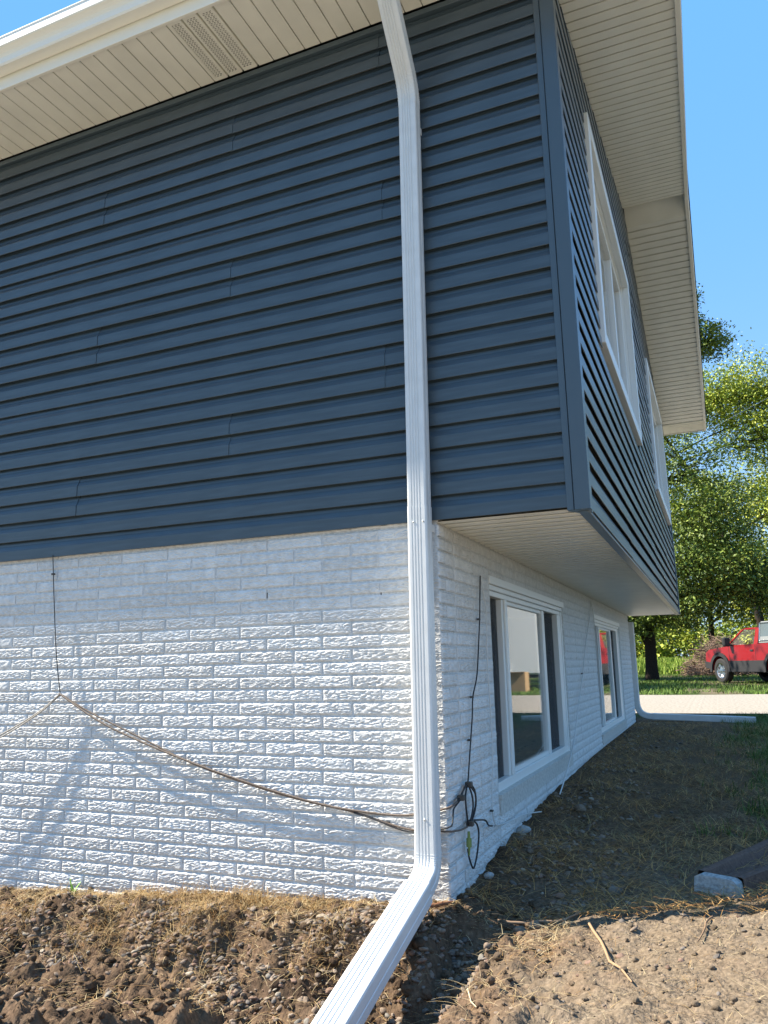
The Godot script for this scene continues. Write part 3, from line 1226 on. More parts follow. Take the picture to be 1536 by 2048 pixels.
	ff.box(Vector3(LEFT_END - 0.4, EAVE_Y - 0.012, 0.492), Vector3(1.27, EAVE_Y + 0.16, 0.512), 0.002)
	part("front_board", ff, M.cream_metal, fa)
	var bf := MB.new()
	bf.box(Vector3(LEFT_END - 0.4, EAVE_Y - 0.012, zb - 0.02), Vector3(1.27, EAVE_Y + 0.16, zb), 0.002)
	part("back_board", bf, M.cream_metal, fa)
	for sg in 2:
		var r := MB.new()
		var zs := FRONT_Z if sg == 0 else za
		var dz := zr - zs
		var y_edge := top - PITCH * absf(dz)
		var lowc := -0.014
		var q := [Vector2(0, lowc), Vector2(0.030, lowc), Vector2(0.034, lowc + 0.004), Vector2(0.034, 0.275), Vector2(0.044, 0.285), Vector2(0.044, 0.305), Vector2(0, 0.305)]
		r.extrude(Vector3(1.268, y_edge, zs), Vector3.RIGHT, Vector3.UP, Vector3(0, top - y_edge, dz), q)
		part("rake_board", r, M.cream_metal, fa)
		var ret := MB.new()
		var zo := 0.512 if sg == 0 else zb - 0.02
		ret.extrude(Vector3(1.268, y_edge, zo), Vector3.RIGHT, Vector3.UP, Vector3(0, 0, zs - zo), q.slice(0, 3) + [Vector2(0.034, 0.17), Vector2(0, 0.17)])
		part("board_return", ret, M.cream_metal, fa)
	# roof slabs
	for sg in 2:
		var r := MB.new()
		var zs := 0.56 if sg == 0 else zb - 0.06
		var dz := zr - zs
		var y_edge := top - PITCH * absf(dz) + 0.306
		r.extrude(Vector3(LEFT_END - 0.45, y_edge, zs), Vector3.RIGHT, Vector3.UP, Vector3(0, PITCH * absf(dz), dz), [Vector2(0, 0), Vector2(1.322 - LEFT_END + 0.45, 0), Vector2(1.322 - LEFT_END + 0.45, 0.02), Vector2(0, 0.02)])
		part("roof_slope", r, M.shingle, house)
	# left gable closing wall and soffit outside the picture
	var lg := MB.new()
	lg.extrude(Vector3(LEFT_END, 0, 0), Vector3.FORWARD, Vector3.UP, Vector3(0.12, 0, 0), [Vector2(0, -0.0), Vector2(DEPTH - 0.05, 0.0), Vector2(DEPTH - 0.05, EAVE_Y), Vector2(DEPTH * 0.5, top - 0.02), Vector2(0, EAVE_Y)])
	part("end_wall", lg, M.siding, house)

func core(house: Node3D) -> void:
	# the carcass behind the cladding, with real openings
	var b := MB.new()
	b.box(Vector3(LEFT_END + 0.12, 0.01, -0.12), Vector3(SIDE_X - 0.034, EAVE_Y + 0.02, -0.014))          # upper front
	b.box(Vector3(LEFT_END + 0.12, 0.01, -DEPTH - 0.02), Vector3(SIDE_X - 0.03, EAVE_Y + 0.02, -DEPTH + 0.1))  # upper back
	b.box(Vector3(LEFT_END + 0.12, 0.03, -DEPTH + 0.1), Vector3(SIDE_X - 0.03, 0.16, -0.12))              # floor
	b.box(Vector3(LEFT_END + 0.12, EAVE_Y - 0.06, -DEPTH + 0.1), Vector3(SIDE_X - 0.17, EAVE_Y + 0.0, -0.12))   # ceiling
	b.box(Vector3(LEFT_END, -2.3, -0.24), Vector3(-0.101, 0.0, -0.101))
	b.box(Vector3(LEFT_END, -2.3, -8.29), Vector3(-0.101, 0.0, -8.1))
	b.box(Vector3(LEFT_END, -2.3, -8.1), Vector3(LEFT_END + 0.2, 0.0, -0.24))
	b.box(Vector3(LEFT_END + 0.2, -2.0, -8.1), Vector3(-0.23, -1.9, -0.24))
	for r in side_solid():
		b.box(Vector3(-0.23, r[2], -maxf(r[0], 0.24) if r[1] < 0.9 else -r[1]), Vector3(-0.101, r[3] - 0.03, -r[0] if r[1] > 0.9 else -r[1]))
	# gable wall above, around the upper windows
	var xs := [SIDE_X - 0.16, SIDE_X - 0.034]
	for r in [[0.12, 1.08, 0.16, 2.72], [3.44, 5.48, 0.16, 2.72], [7.95, 8.4, 0.16, 2.72], [1.08, 3.44, 0.16, 1.2], [5.48, 7.95, 0.16, 1.22]]:
		b.box(Vector3(xs[0], r[2], -r[1]), Vector3(xs[1], r[3], -r[0]))
	var top := EAVE_Y + PITCH * DEPTH * 0.5
	b.extrude(Vector3(xs[0], 0, 0), Vector3.FORWARD, Vector3.UP, Vector3(xs[1] - xs[0], 0, 0), [Vector2(0.12, 2.72), Vector2(DEPTH - 0.1, 2.72), Vector2(DEPTH * 0.5, top - 0.03)])
	part("wall_core", b, M.core, house)

# ------------------------------------------------------------------ windows
func lower_window(house: Node3D, w: Array, lites: Array) -> void:
	# lites: stations along the wall: [left lite from, to, centre from, to, right lite from, to]
	var o := node("lower_window", house)
	var X := -0.030
	var s0: float = w[0]
	var s1: float = w[1]
	var yb: float = w[2]
	var yt: float = w[3]
	# head trim: stepped boards
	var hd := MB.new()
	hd.box(Vector3(-0.06, yt - 0.016, -s1 - 0.02), Vector3(0.006, yt + 0.030, -s0 + 0.01), 0.003)
	hd.box(Vector3(-0.06, yt - 0.046, -s1 - 0.01), Vector3(-0.008, yt - 0.017, -s0), 0.003)
	part("head_trim", hd, M.vinyl, o)
	# reveals
	for e in [[s0 - 0.001, s0 + 0.018], [s1 - 0.05, s1 + 0.001]]:
		var jb := MB.new()
		jb.box(Vector3(-0.20, yb, -e[1]), Vector3(-0.012 if e[0] > s0 + 0.1 else -0.055, yt - 0.05, -e[0]), 0.002)
		part("jamb", jb, M.vinyl, o)
	# sill boards
	var sl := MB.new()
	sl.extrude(Vector3(0, 0, -s0), Vector3.RIGHT, Vector3.UP, Vector3(0, 0, -(s1 - s0)), [Vector2(-0.2, yb + 0.072), Vector2(-0.03, yb + 0.06), Vector2(0.012, yb + 0.052), Vector2(0.012, yb + 0.03), Vector2(-0.2, yb + 0.03)])
	part("sill", sl, M.sill, o)
	var sl2 := MB.new()
	sl2.extrude(Vector3(0, 0, -s0), Vector3.RIGHT, Vector3.UP, Vector3(0, 0, -(s1 - s0)), [Vector2(-0.2, yb + 0.028), Vector2(0.004, yb + 0.028), Vector2(0.006, yb - 0.05), Vector2(-0.2, yb - 0.05)])
	part("sill_board", sl2, M.sill, o)
	var fb := yb + 0.085
	var ftop := yt - 0.048
	# outer frame
	var fr := MB.new()
	fr.box(Vector3(X - 0.06, fb - 0.03, -s1 + 0.045), Vector3(X + 0.012, fb + 0.02, -s0 - 0.018), 0.003)
	fr.box(Vector3(X - 0.06, ftop - 0.03, -s1 + 0.045), Vector3(X + 0.012, ftop, -s0 - 0.018), 0.003)
	fr.box(Vector3(X - 0.06, fb + 0.021, -s1 + 0.045), Vector3(X + 0.012, ftop - 0.031, -lites[5]), 0.003)
	fr.box(Vector3(X - 0.06, fb + 0.021, -lites[0]), Vector3(X - 0.020, ftop - 0.031, -s0 - 0.018), 0.003)
	part("frame", fr, M.vinyl, o)
	# stiles between the lites
	for e in [[lites[1], lites[2]], [lites[3], lites[4]]]:
		var st := MB.new()
		st.box(Vector3(X - 0.05, fb + 0.021, -e[1]), Vector3(X + 0.004, ftop - 0.031, -e[0]), 0.003)
		if e[0] == lites[1]:
			st.box(Vector3(X + 0.005, fb + 0.021, -e[1]), Vector3(X + 0.016, ftop - 0.031, -e[1] + 0.05), 0.002)
		part("stile", st, M.vinyl, o)
	for e in [[fb + 0.021, fb + 0.045], [ftop - 0.055, ftop - 0.031]]:
		var rail := MB.new()
		rail.box(Vector3(X - 0.04, e[0], -lites[3]), Vector3(X - 0.004, e[1], -lites[2]), 0.002)
		part("sash_rail", rail, M.vinyl, o)
	var pane := MB.new()
	pane.box(Vector3(X - 0.020, fb + 0.046, -lites[3]), Vector3(X - 0.016, ftop - 0.056, -lites[2]))
	part("pane", pane, M.glass, o)
	for e in [[lites[0], lites[1]], [lites[4], lites[5]]]:
		var sc := MB.new()
		sc.box(Vector3(X - 0.034, fb + 0.021, -e[1]), Vector3(X - 0.030, ftop - 0.031, -e[0]))
		part("insect_screen", sc, M.screen, o)
		var lp := MB.new()
		lp.box(Vector3(X - 0.046, fb + 0.021, -e[1]), Vector3(X - 0.042, ftop - 0.031, -e[0]))
		part("pane", lp, M.glass, o)

func upper_window(house: Node3D, w: Array) -> void:
	var o := node("upper_window", house)
	var s0: float = w[0]
	var s1: float = w[1]
	var y0: float = w[2]
	var y1: float = w[3]
	var xo := SIDE_X + 0.026
	var xb := SIDE_X - 0.11
	var t := 0.085
	# casing boards, also lining the opening
	for q in [["casing", s0, s0 + t, y0, y1], ["casing", s1 - t, s1, y0, y1], ["head_casing", s0 + t, s1 - t, y1 - t, y1], ["sill_casing", s0 + t, s1 - t, y0, y0 + t]]:
		var b := MB.new()
		b.box(Vector3(SIDE_X - 0.022, q[3], -q[2]), Vector3(xo, q[4], -q[1]), 0.003)
		part(q[0], b, M.vinyl, o)
	var ln := MB.new()
	ln.box(Vector3(xb, y0 + t - 0.03, -s0 - t + 0.002), Vector3(SIDE_X - 0.023, y1 - t + 0.03, -s0 - t + 0.03))
	ln.box(Vector3(xb, y0 + t - 0.03, -s1 + t - 0.03), Vector3(SIDE_X - 0.023, y1 - t + 0.03, -s1 + t - 0.002))
	ln.box(Vector3(xb, y1 - t + 0.002, -s1 + t - 0.001), Vector3(SIDE_X - 0.024, y1 - t + 0.03, -s0 - t + 0.001))
	ln.box(Vector3(xb, y0 + t - 0.03, -s1 + t - 0.001), Vector3(SIDE_X - 0.024, y0 + t - 0.002, -s0 - t + 0.001))
	part("jamb", ln, M.vinyl, o)
	var a := s0 + t
	var e := s1 - t
	var lo := y0 + t
	var hi := y1 - t
	var fr := MB.new()
	var f := 0.045
	var xf := SIDE_X - 0.045
	fr.box(Vector3(xb + 0.01, lo, -a - f), Vector3(xf, hi, -a), 0.003)
	fr.box(Vector3(xb + 0.01, lo, -e), Vector3(xf, hi, -e + f), 0.003)
	fr.box(Vector3(xb + 0.01, lo, -e + f + 0.001), Vector3(xf, lo + f, -a - f - 0.001), 0.003)
	fr.box(Vector3(xb + 0.01, hi - f, -e + f + 0.001), Vector3(xf, hi, -a - f - 0.001), 0.003)
	part("frame", fr, M.vinyl, o)
	var third := (e - a) * 0.28
	for k in [a + third, e - third]:
		var st := MB.new()
		st.box(Vector3(xb + 0.015, lo + f + 0.001, -k - 0.03), Vector3(xf - 0.006, hi - f - 0.001, -k + 0.03), 0.003)
		part("stile", st, M.vinyl, o)
	var cuts := [a + f, a + third - 0.03, a + third + 0.03, e - third - 0.03, e - third + 0.03, e - f]
	for k in 3:
		var p := MB.new()
		p.box(Vector3(xb + 0.028, lo + f, -cuts[k * 2 + 1]), Vector3(xb + 0.032, hi - f, -cuts[k * 2]))
		part("pane", p, M.glass, o)

# ------------------------------------------------------------------ gutter and downspouts
func gutter() -> void:
	var g := thing("gutter", "cream metal gutter running along the front eave above the vented soffit", "gutter", Vector3(0, Y0, 0))
	var out_ := [Vector2(0.516, 2.985), Vector2(0.516, 2.852), Vector2(0.585, 2.846), Vector2(0.592, 2.856), Vector2(0.594, 2.872), Vector2(0.598, 2.888), Vector2(0.608, 2.903), Vector2(0.622, 2.914), Vector2(0.634, 2.921), Vector2(0.638, 2.927), Vector2(0.638, 2.972), Vector2(0.641, 2.980), Vector2(0.639, 2.988), Vector2(0.632, 2.990), Vector2(0.627, 2.984), Vector2(0.627, 2.974)]
	var inn := []
	for i in out_.size():
		var p: Vector2 = out_[i]
		var a: Vector2 = (out_[mini(i + 1, out_.size() - 1)] - out_[maxi(i - 1, 0)]).normalized()
		inn.append(p + Vector2(-a.y, a.x) * 0.0016)
	inn.reverse()
	var b := MB.new()
	var poly := out_ + inn
	b.extrude(Vector3(LEFT_END - 0.4, 0, 0), Vector3.BACK, Vector3.UP, Vector3(1.31 - LEFT_END + 0.4, 0, 0), poly)
	part("trough", b, M.cream_metal, g)
	var e := MB.new()
	e.extrude(Vector3(1.311, 0, 0), Vector3.BACK, Vector3.UP, Vector3(0.002, 0, 0), out_.slice(0, 13))
	part("end_cap", e, M.cream_metal, g)

func spout_section(w: float, d: float) -> Array:
	# rectangular section with rolled corners and raised flutes on the broad faces
	var p := []
	var r := 0.010
	var q := []
	var fl := 4
	# front face from left to right
	q.append(Vector2(-w / 2, d / 2 - r))
	q.append(Vector2(-w / 2 + r * 0.3, d / 2 - r * 0.3))
	q.append(Vector2(-w / 2 + r, d / 2))
	var span := w - 0.042
	for i in fl:
		var c := -span / 2 + span * (i + 0.5) / fl
		var k := span / fl
		q.append(Vector2(c - k * 0.42, d / 2))
		q.append(Vector2(c - k * 0.26, d / 2 - 0.0034))
		q.append(Vector2(c + k * 0.02, d / 2 - 0.0034))
		q.append(Vector2(c + k * 0.18, d / 2))
	q.append(Vector2(w / 2 - r, d / 2))
	q.append(Vector2(w / 2 - r * 0.3, d / 2 - r * 0.3))
	q.append(Vector2(w / 2, d / 2 - r))
	q.append(Vector2(w / 2, 0.006))
	q.append(Vector2(w / 2 - 0.002, 0.003))
	q.append(Vector2(w / 2 - 0.002, -0.003))
	q.append(Vector2(w / 2, -0.006))
	q.append(Vector2(w / 2, -d / 2 + r))
	q.append(Vector2(w / 2 - r, -d / 2))
	q.append(Vector2(-w / 2 + r, -d / 2))
	q.append(Vector2(-w / 2, -d / 2 + r))
	p.append_array(q)
	return p

func sweep_section(sec: Array, path: Array, right := Vector3.RIGHT, scales := [], ends := 0) -> MB:
	var b := MB.new()
	var rings := []
	for i in path.size():
		var t: Vector3 = (path[mini(i + 1, path.size() - 1)] - path[maxi(i - 1, 0)]).normalized()
		var r := (right - t * right.dot(t)).normalized()
		var o := t.cross(r)
		var sc: float = scales[i] if scales.size() else 1.0
		var ring := []
		for q in sec:
			ring.append(path[i] + (r * q.x + o * q.y) * sc)
		rings.append(ring)
	var m := sec.size()
	for i in rings.size() - 1:
		for k in m:
			var a: Vector3 = rings[i][k]
			var c: Vector3 = rings[i][(k + 1) % m]
			var d: Vector3 = rings[i + 1][(k + 1) % m]
			var e: Vector3 = rings[i + 1][k]
			b.quad(a, c, d, e, (a + c + d + e) / 4.0 - (path[i] + path[i + 1]) * 0.5)
	return b

func arc(a: Vector3, corner: Vector3, b: Vector3, r: float, k := 8) -> Array:
	var d1 := (a - corner).normalized()
	var d2 := (b - corner).normalized()
	var p0 := corner + d1 * r
	var p1 := corner + d2 * r
	var out_ := []
	for i in k + 1:
		var t := float(i) / k
		out_.append(p0.lerp(corner, t).lerp(corner.lerp(p1, t), t))
	return out_

func downspouts() -> void:
	var g := thing("downspout", "white fluted metal downspout running down the front beside the house corner", "downspout", Vector3(0, Y0, 0))
	var sec := spout_section(0.095, 0.075)
	var A := Vector3(-0.040, 2.86, 0.555)
	var B := Vector3(-0.043, 2.800, 0.540)
	var C := Vector3(-0.047, 2.245, 0.086)
	var D := Vector3(-0.066, -1.515, 0.084)
	var E := Vector3(-0.064, -1.600, 0.33)
	var up := [A]
	up.append_array(arc(A, B, C, 0.03, 4))
	up.append(B.lerp(C, 0.6))
	up.append_array(arc(B, C, D, 0.10, 10))
	var vv := up.slice(0, up.size())
	# upper elbow, smooth sheet
	part("upper_elbow", sweep_section(spout_section(0.097, 0.077), vv), M.white_metal, g)
	# crimp ridges of the bends
	var crimp := func(path: Array, i0: int, i1: int, called: String) -> void:
		for i in range(i0, i1):
			var p: Vector3 = path[i]
			var t: Vector3 = (path[i + 1] - path[i - 1]).normalized() * 0.0028
			var b := sweep_section(spout_section(0.0985, 0.0785), [p - t, p - t * 0.3, p + t * 0.3, p + t], Vector3.RIGHT, [0.97, 1.006, 1.006, 0.97])
			part(called, b, M.white_metal, g)
	crimp.call(vv, vv.size() - 10, vv.size() - 2, "crimp")
	part("upper_pipe", sweep_section(sec, [vv[-1] + Vector3(0, 0.015, 0), Vector3(-0.053, 0.9, 0.085), Vector3(-0.0585, 0.015, 0.0845)]), M.white_metal, g)
	part("lower_pipe", sweep_section(spout_section(0.098, 0.078), [Vector3(-0.058, 0.055, 0.0845), D + Vector3(0, 0.10, 0)]), M.white_metal, g)
	var el := [D + Vector3(0, 0.13, 0)]
	el.append_array(arc(D + Vector3(0, 0.13, 0), D, E, 0.075, 10))
	el.append(D.lerp(E, 0.80))
	part("lower_elbow", sweep_section(spout_section(0.0995, 0.0795), el), M.white_metal, g)
	for i in range(1, 6):
		var p: Vector3 = el[i]
		var t: Vector3 = (el[i + 1] - el[i - 1]).normalized() * 0.0028
		part("crimp", sweep_section(spout_section(0.101, 0.081), [p - t, p - t * 0.3, p + t * 0.3, p + t], Vector3.RIGHT, [0.97, 1.006, 1.006, 0.97]), M.white_metal, g)
	# strap and screws
	for y in [2.02, -0.06]:
		var s := MB.new()
		s.box(Vector3(-0.012, y, 0.018), Vector3(-0.0075 if y > 0 else -0.009, y + 0.035, 0.10), 0.001)
		part("strap", s, M.white_metal, g)
	for p in [[-0.075, -0.02], [-0.062, -1.30], [-0.028, -0.02]]:
		var s := MB.new()
		s.tube([Vector3(p[0], p[1], 0.120), Vector3(p[0], p[1], 0.127)], [0.0045, 0.004], 8)
		part("screw", s, M.white_metal, g)
	# loose extension leading the water away over the ground
	var x := thing("downspout_extension", "white fluted extension pipe slanting from the downspout elbow onto the dug soil", "downspout", Vector3(0, Y0, 0))
	var P0 := Vector3(-0.066, -1.562, 0.215)
	var P1 := Vector3(-0.070, -1.838, 1.20)
	part("pipe", sweep_section(spout_section(0.114, 0.096), [P0, P0.lerp(P1, 0.3), P0.lerp(P1, 0.7), P1]), M.white_metal, x)
	var gap := MB.new()
	var t := (P1 - P0).normalized()
	part("open_end", sweep_section(spout_section(0.111, 0.093), [P0 + t * 0.001, P0 + t * 0.09], Vector3.RIGHT), M.white_metal, x)
	# far downspout at the back corner with its pipe lying on the ground
	var f := thing("downspout", "white downspout at the back corner ending in a pipe lying on the ground", "downspout", Vector3(0, Y0, 0))
	var Q := [Vector3(-0.10, 2.7, -8.42), Vector3(-0.10, -1.2, -8.42)]
	var Z := -8.40
	var c := Vector3(0.10, -1.44, Z)
	var pts := [Vector3(0.02, -0.1, Z), Vector3(0.02, -1.2, Z)]
	pts.append_array(arc(Vector3(0.02, -1.2, Z), Vector3(0.03, -1.40, Z), Vector3(0.5, -1.43, Z), 0.16, 8))
	pts.append(Vector3(0.5, -1.425, Z))
	part("pipe", sweep_section(spout_section(0.10, 0.08), pts, Vector3(0, 0, -1)), M.white_metal, f)
	part("extension", sweep_section(spout_section(0.108, 0.088), [Vector3(0.22, -1.412, Z), Vector3(1.52, -1.452, Z + 0.1)], Vector3(0, 0, -1)), M.white_metal, f)

# ------------------------------------------------------------------ cables
func cable(called: String, label: String, pts: Array, r: float, m: Material, clips := []) -> Node3D:
	var o := thing(called, label, "cable", Vector3(0, Y0, 0))
	var b := MB.new()
	b.tube(curve(V(pts), 0.02), [r], 8)
	part("strand", b, m, o)
	for c in clips:
		var k := MB.new()
		k.box(Vector3(c[0], c[1], c[2]) - Vector3(0.009, 0.005, 0.009), Vector3(c[0], c[1], c[2]) + Vector3(0.009, 0.005, 0.009), 0.002)
		part("clip", k, M.clip, o)
	return o

func cables() -> void:
	var main_ := cable("wall_cable", "weathered brown cable bundle sagging across the sunlit white brick", [[-2.215, -0.773, 0.034], [-2.0, -0.868, 0.036], [-1.80, -0.943, 0.034], [-1.617, -1.011, 0.030], [-1.43, -1.082, 0.028], [-1.255, -1.138, 0.026], [-1.0, -1.205, 0.022], [-0.73, -1.262, 0.020], [-0.48, -1.300, 0.018], [-0.36, -1.325, 0.018], [-0.25, -1.352, 0.018], [-0.16, -1.366, 0.018], [-0.05, -1.366, 0.018], [0.012, -1.364, 0.014], [0.020, -1.367, -0.013], [0.018, -1.382, -0.123], [0.018, -1.386, -0.217]], 0.0044, M.cable_brown, [[-1.30, -1.125, 0.018], [-0.95, -1.215, 0.015], [-0.60, -1.283, 0.012], [-0.28, -1.345, 0.010]])
	var s2 := MB.new()
	s2.tube(curve(V([[-2.215, -0.771, 0.040], [-1.9, -0.918, 0.058], [-1.617, -1.019, 0.054], [-1.255, -1.127, 0.048], [-0.90, -1.217, 0.040], [-0.60, -1.278, 0.031], [-0.42, -1.300, 0.022], [-0.225, -1.309, 0.02], [-0.10, -1.293, 0.02], [0.0, -1.270, 0.02], [0.020, -1.262, 0.0], [0.018, -1.258, -0.08]]), 0.02), [0.0050], 8)
	part("strand", s2, M.cable_brown, main_)
	var s3 := MB.new()
	s3.tube(curve(V([[-0.44, -1.308, 0.022], [-0.34, -1.331, 0.022], [-0.24, -1.362, 0.02], [-0.15, -1.374, 0.02], [0.0, -1.350, 0.02], [0.02, -1.330, 0.0], [0.018, -1.282, -0.023], [0.018, -1.254, -0.128], [0.018, -1.210, -0.194]]), 0.02), [0.0036], 8)
	part("strand", s3, M.cable_black, main_)
	cable("guy_cable", "pale double cable running off to the side from the hanging string", [[-2.215, -0.773, 0.036], [-2.35, -0.868, 0.045], [-2.60, -0.99, 0.062], [-3.0, -1.15, 0.09], [-3.6, -1.32, 0.11], [-4.4, -1.42, 0.09]], 0.0042, M.cable_guy)
	cable("guy_cable", "lower pale cable running off beside the first one from the hanging string", [[-2.215, -0.776, 0.030], [-2.35, -0.880, 0.052], [-2.60, -1.01, 0.076], [-3.0, -1.175, 0.10], [-3.6, -1.35, 0.12], [-4.4, -1.45, 0.10]], 0.0040, M.cable_guy)
	cable("hanging_string", "thin dark string hanging from the siding edge down to the sagging cable", [[-2.345, 0.01, 0.022], [-2.31, -0.25, 0.026], [-2.265, -0.55, 0.030], [-2.215, -0.772, 0.034]], 0.0026, M.cable_black, [[-2.335, -0.10, 0.02]])
	cable("drop_cable", "black cable stapled down the shaded gable brick from a nail", [[0.012, -0.196, -0.640], [0.018, -0.303, -0.596], [0.018, -0.427, -0.571], [0.018, -0.548, -0.534], [0.018, -0.712, -0.477], [0.018, -0.818, -0.389], [0.018, -0.906, -0.366], [0.018, -1.012, -0.325], [0.018, -1.100, -0.290], [0.018, -1.194, -0.255]], 0.0036, M.cable_black, [[0.012, -0.43, -0.571], [0.012, -0.818, -0.389], [0.012, -1.015, -0.322]])
	cable("painted_cable", "white painted cable following the brick beside the lower window down to the soil", [[0.012, -0.196, -0.640], [0.016, -0.297, -0.676], [0.016, -0.401, -0.711], [0.016, -0.606, -0.690], [0.016, -0.818, -0.700], [0.016, -1.049, -0.711], [0.016, -1.202, -0.690], [0.016, -1.350, -0.656], [0.016, -1.407, -0.661], [0.016, -1.462, -0.696], [0.016, -1.479, -0.787], [0.02, -1.500, -1.014], [0.03, -1.515, -1.3], [0.06, -1.55, -1.6]], 0.0032, M.cable_white, [[0.012, -1.39, -0.656]])
	var hank := thing("cable_hank", "tied hank of looped black cable with green connector near the corner", "cable", Vector3(0, Y0, 0))
	for q in [[[0.018, -1.194, -0.255], [0.022, -1.215, -0.181], [0.022, -1.239, -0.119], [0.018, -1.257, -0.082]],
		[[0.020, -1.196, -0.245], [0.024, -1.243, -0.189], [0.026, -1.293, -0.182], [0.024, -1.368, -0.208], [0.02, -1.384, -0.230]],
		[[0.022, -1.198, -0.257], [0.034, -1.239, -0.301], [0.036, -1.295, -0.305], [0.034, -1.341, -0.267], [0.024, -1.376, -0.244]],
		[[0.024, -1.201, -0.231], [0.032, -1.254, -0.261], [0.034, -1.306, -0.266], [0.03, -1.353, -0.241], [0.022, -1.380, -0.231]],
		[[0.026, -1.206, -0.240], [0.040, -1.250, -0.285], [0.042, -1.300, -0.286], [0.036, -1.350, -0.255], [0.024, -1.378, -0.240]],
		[[0.02, -1.368, -0.245], [0.026, -1.384, -0.318], [0.03, -1.424, -0.350], [0.03, -1.475, -0.342], [0.028, -1.536, -0.307], [0.026, -1.573, -0.264], [0.024, -1.554, -0.236], [0.022, -1.507, -0.206], [0.02, -1.477, -0.204]],
		[[0.02, -1.364, -0.245], [0.03, -1.383, -0.370], [0.03, -1.404, -0.474], [0.022, -1.440, -0.552], [0.016, -1.459, -0.636]]]:
		var b := MB.new()
		b.tube(curve(V(q), 0.015), [0.0042], 8)
		part("loop", b, M.cable_black, hank)
	for y in [[-1.205, -0.238], [-1.245, -0.115], [-1.375, -0.236]]:
		var k := MB.new()
		k.box(Vector3(0.010, y[0] - 0.012, y[1] - 0.014), Vector3(0.042, y[0] + 0.012, y[1] + 0.014), 0.003)
		part("tie", k, M.clip, hank)
	var cn := MB.new()
	cn.tube([Vector3(0.026, -1.405, -0.208), Vector3(0.026, -1.432, -0.208), Vector3(0.026, -1.434, -0.208), Vector3(0.026, -1.470, -0.205), Vector3(0.026, -1.472, -0.205), Vector3(0.024, -1.505, -0.206)], [0.006, 0.007, 0.0125, 0.0125, 0.006, 0.005], 10)
	part("connector", cn, M.green_plastic, hank)
	cable("strung_cord", "thin pale cord slung from a nail under the overhang down past the lower window", [[0.012, -0.050, -4.675], [0.018, -0.238, -4.455], [0.018, -0.471, -4.125], [0.018, -0.756, -3.812], [0.03, -1.000, -3.406], [0.06, -1.246, -2.90], [0.10, -1.40, -2.3], [0.12, -1.49, -1.9]], 0.0042, M.cable_white, [[0.012, -0.756, -3.812]])
	cable("strung_cord", "short pale cord hanging from the nail beside the farther lower window", [[0.012, -0.050, -4.68], [0.016, -0.188, -4.755], [0.014, -0.305, -4.79], [0.014, -0.6, -4.80]], 0.004, M.cable_white)
	cable("power_line", "thin power line crossing the sky in front of the trees", [[-14.0, 2.8, -24.6], [-0.09, 6.5, -24.6], [2.9, 7.7, -24.6], [16.0, 13.4, -24.6]], 0.005, M.chrome)

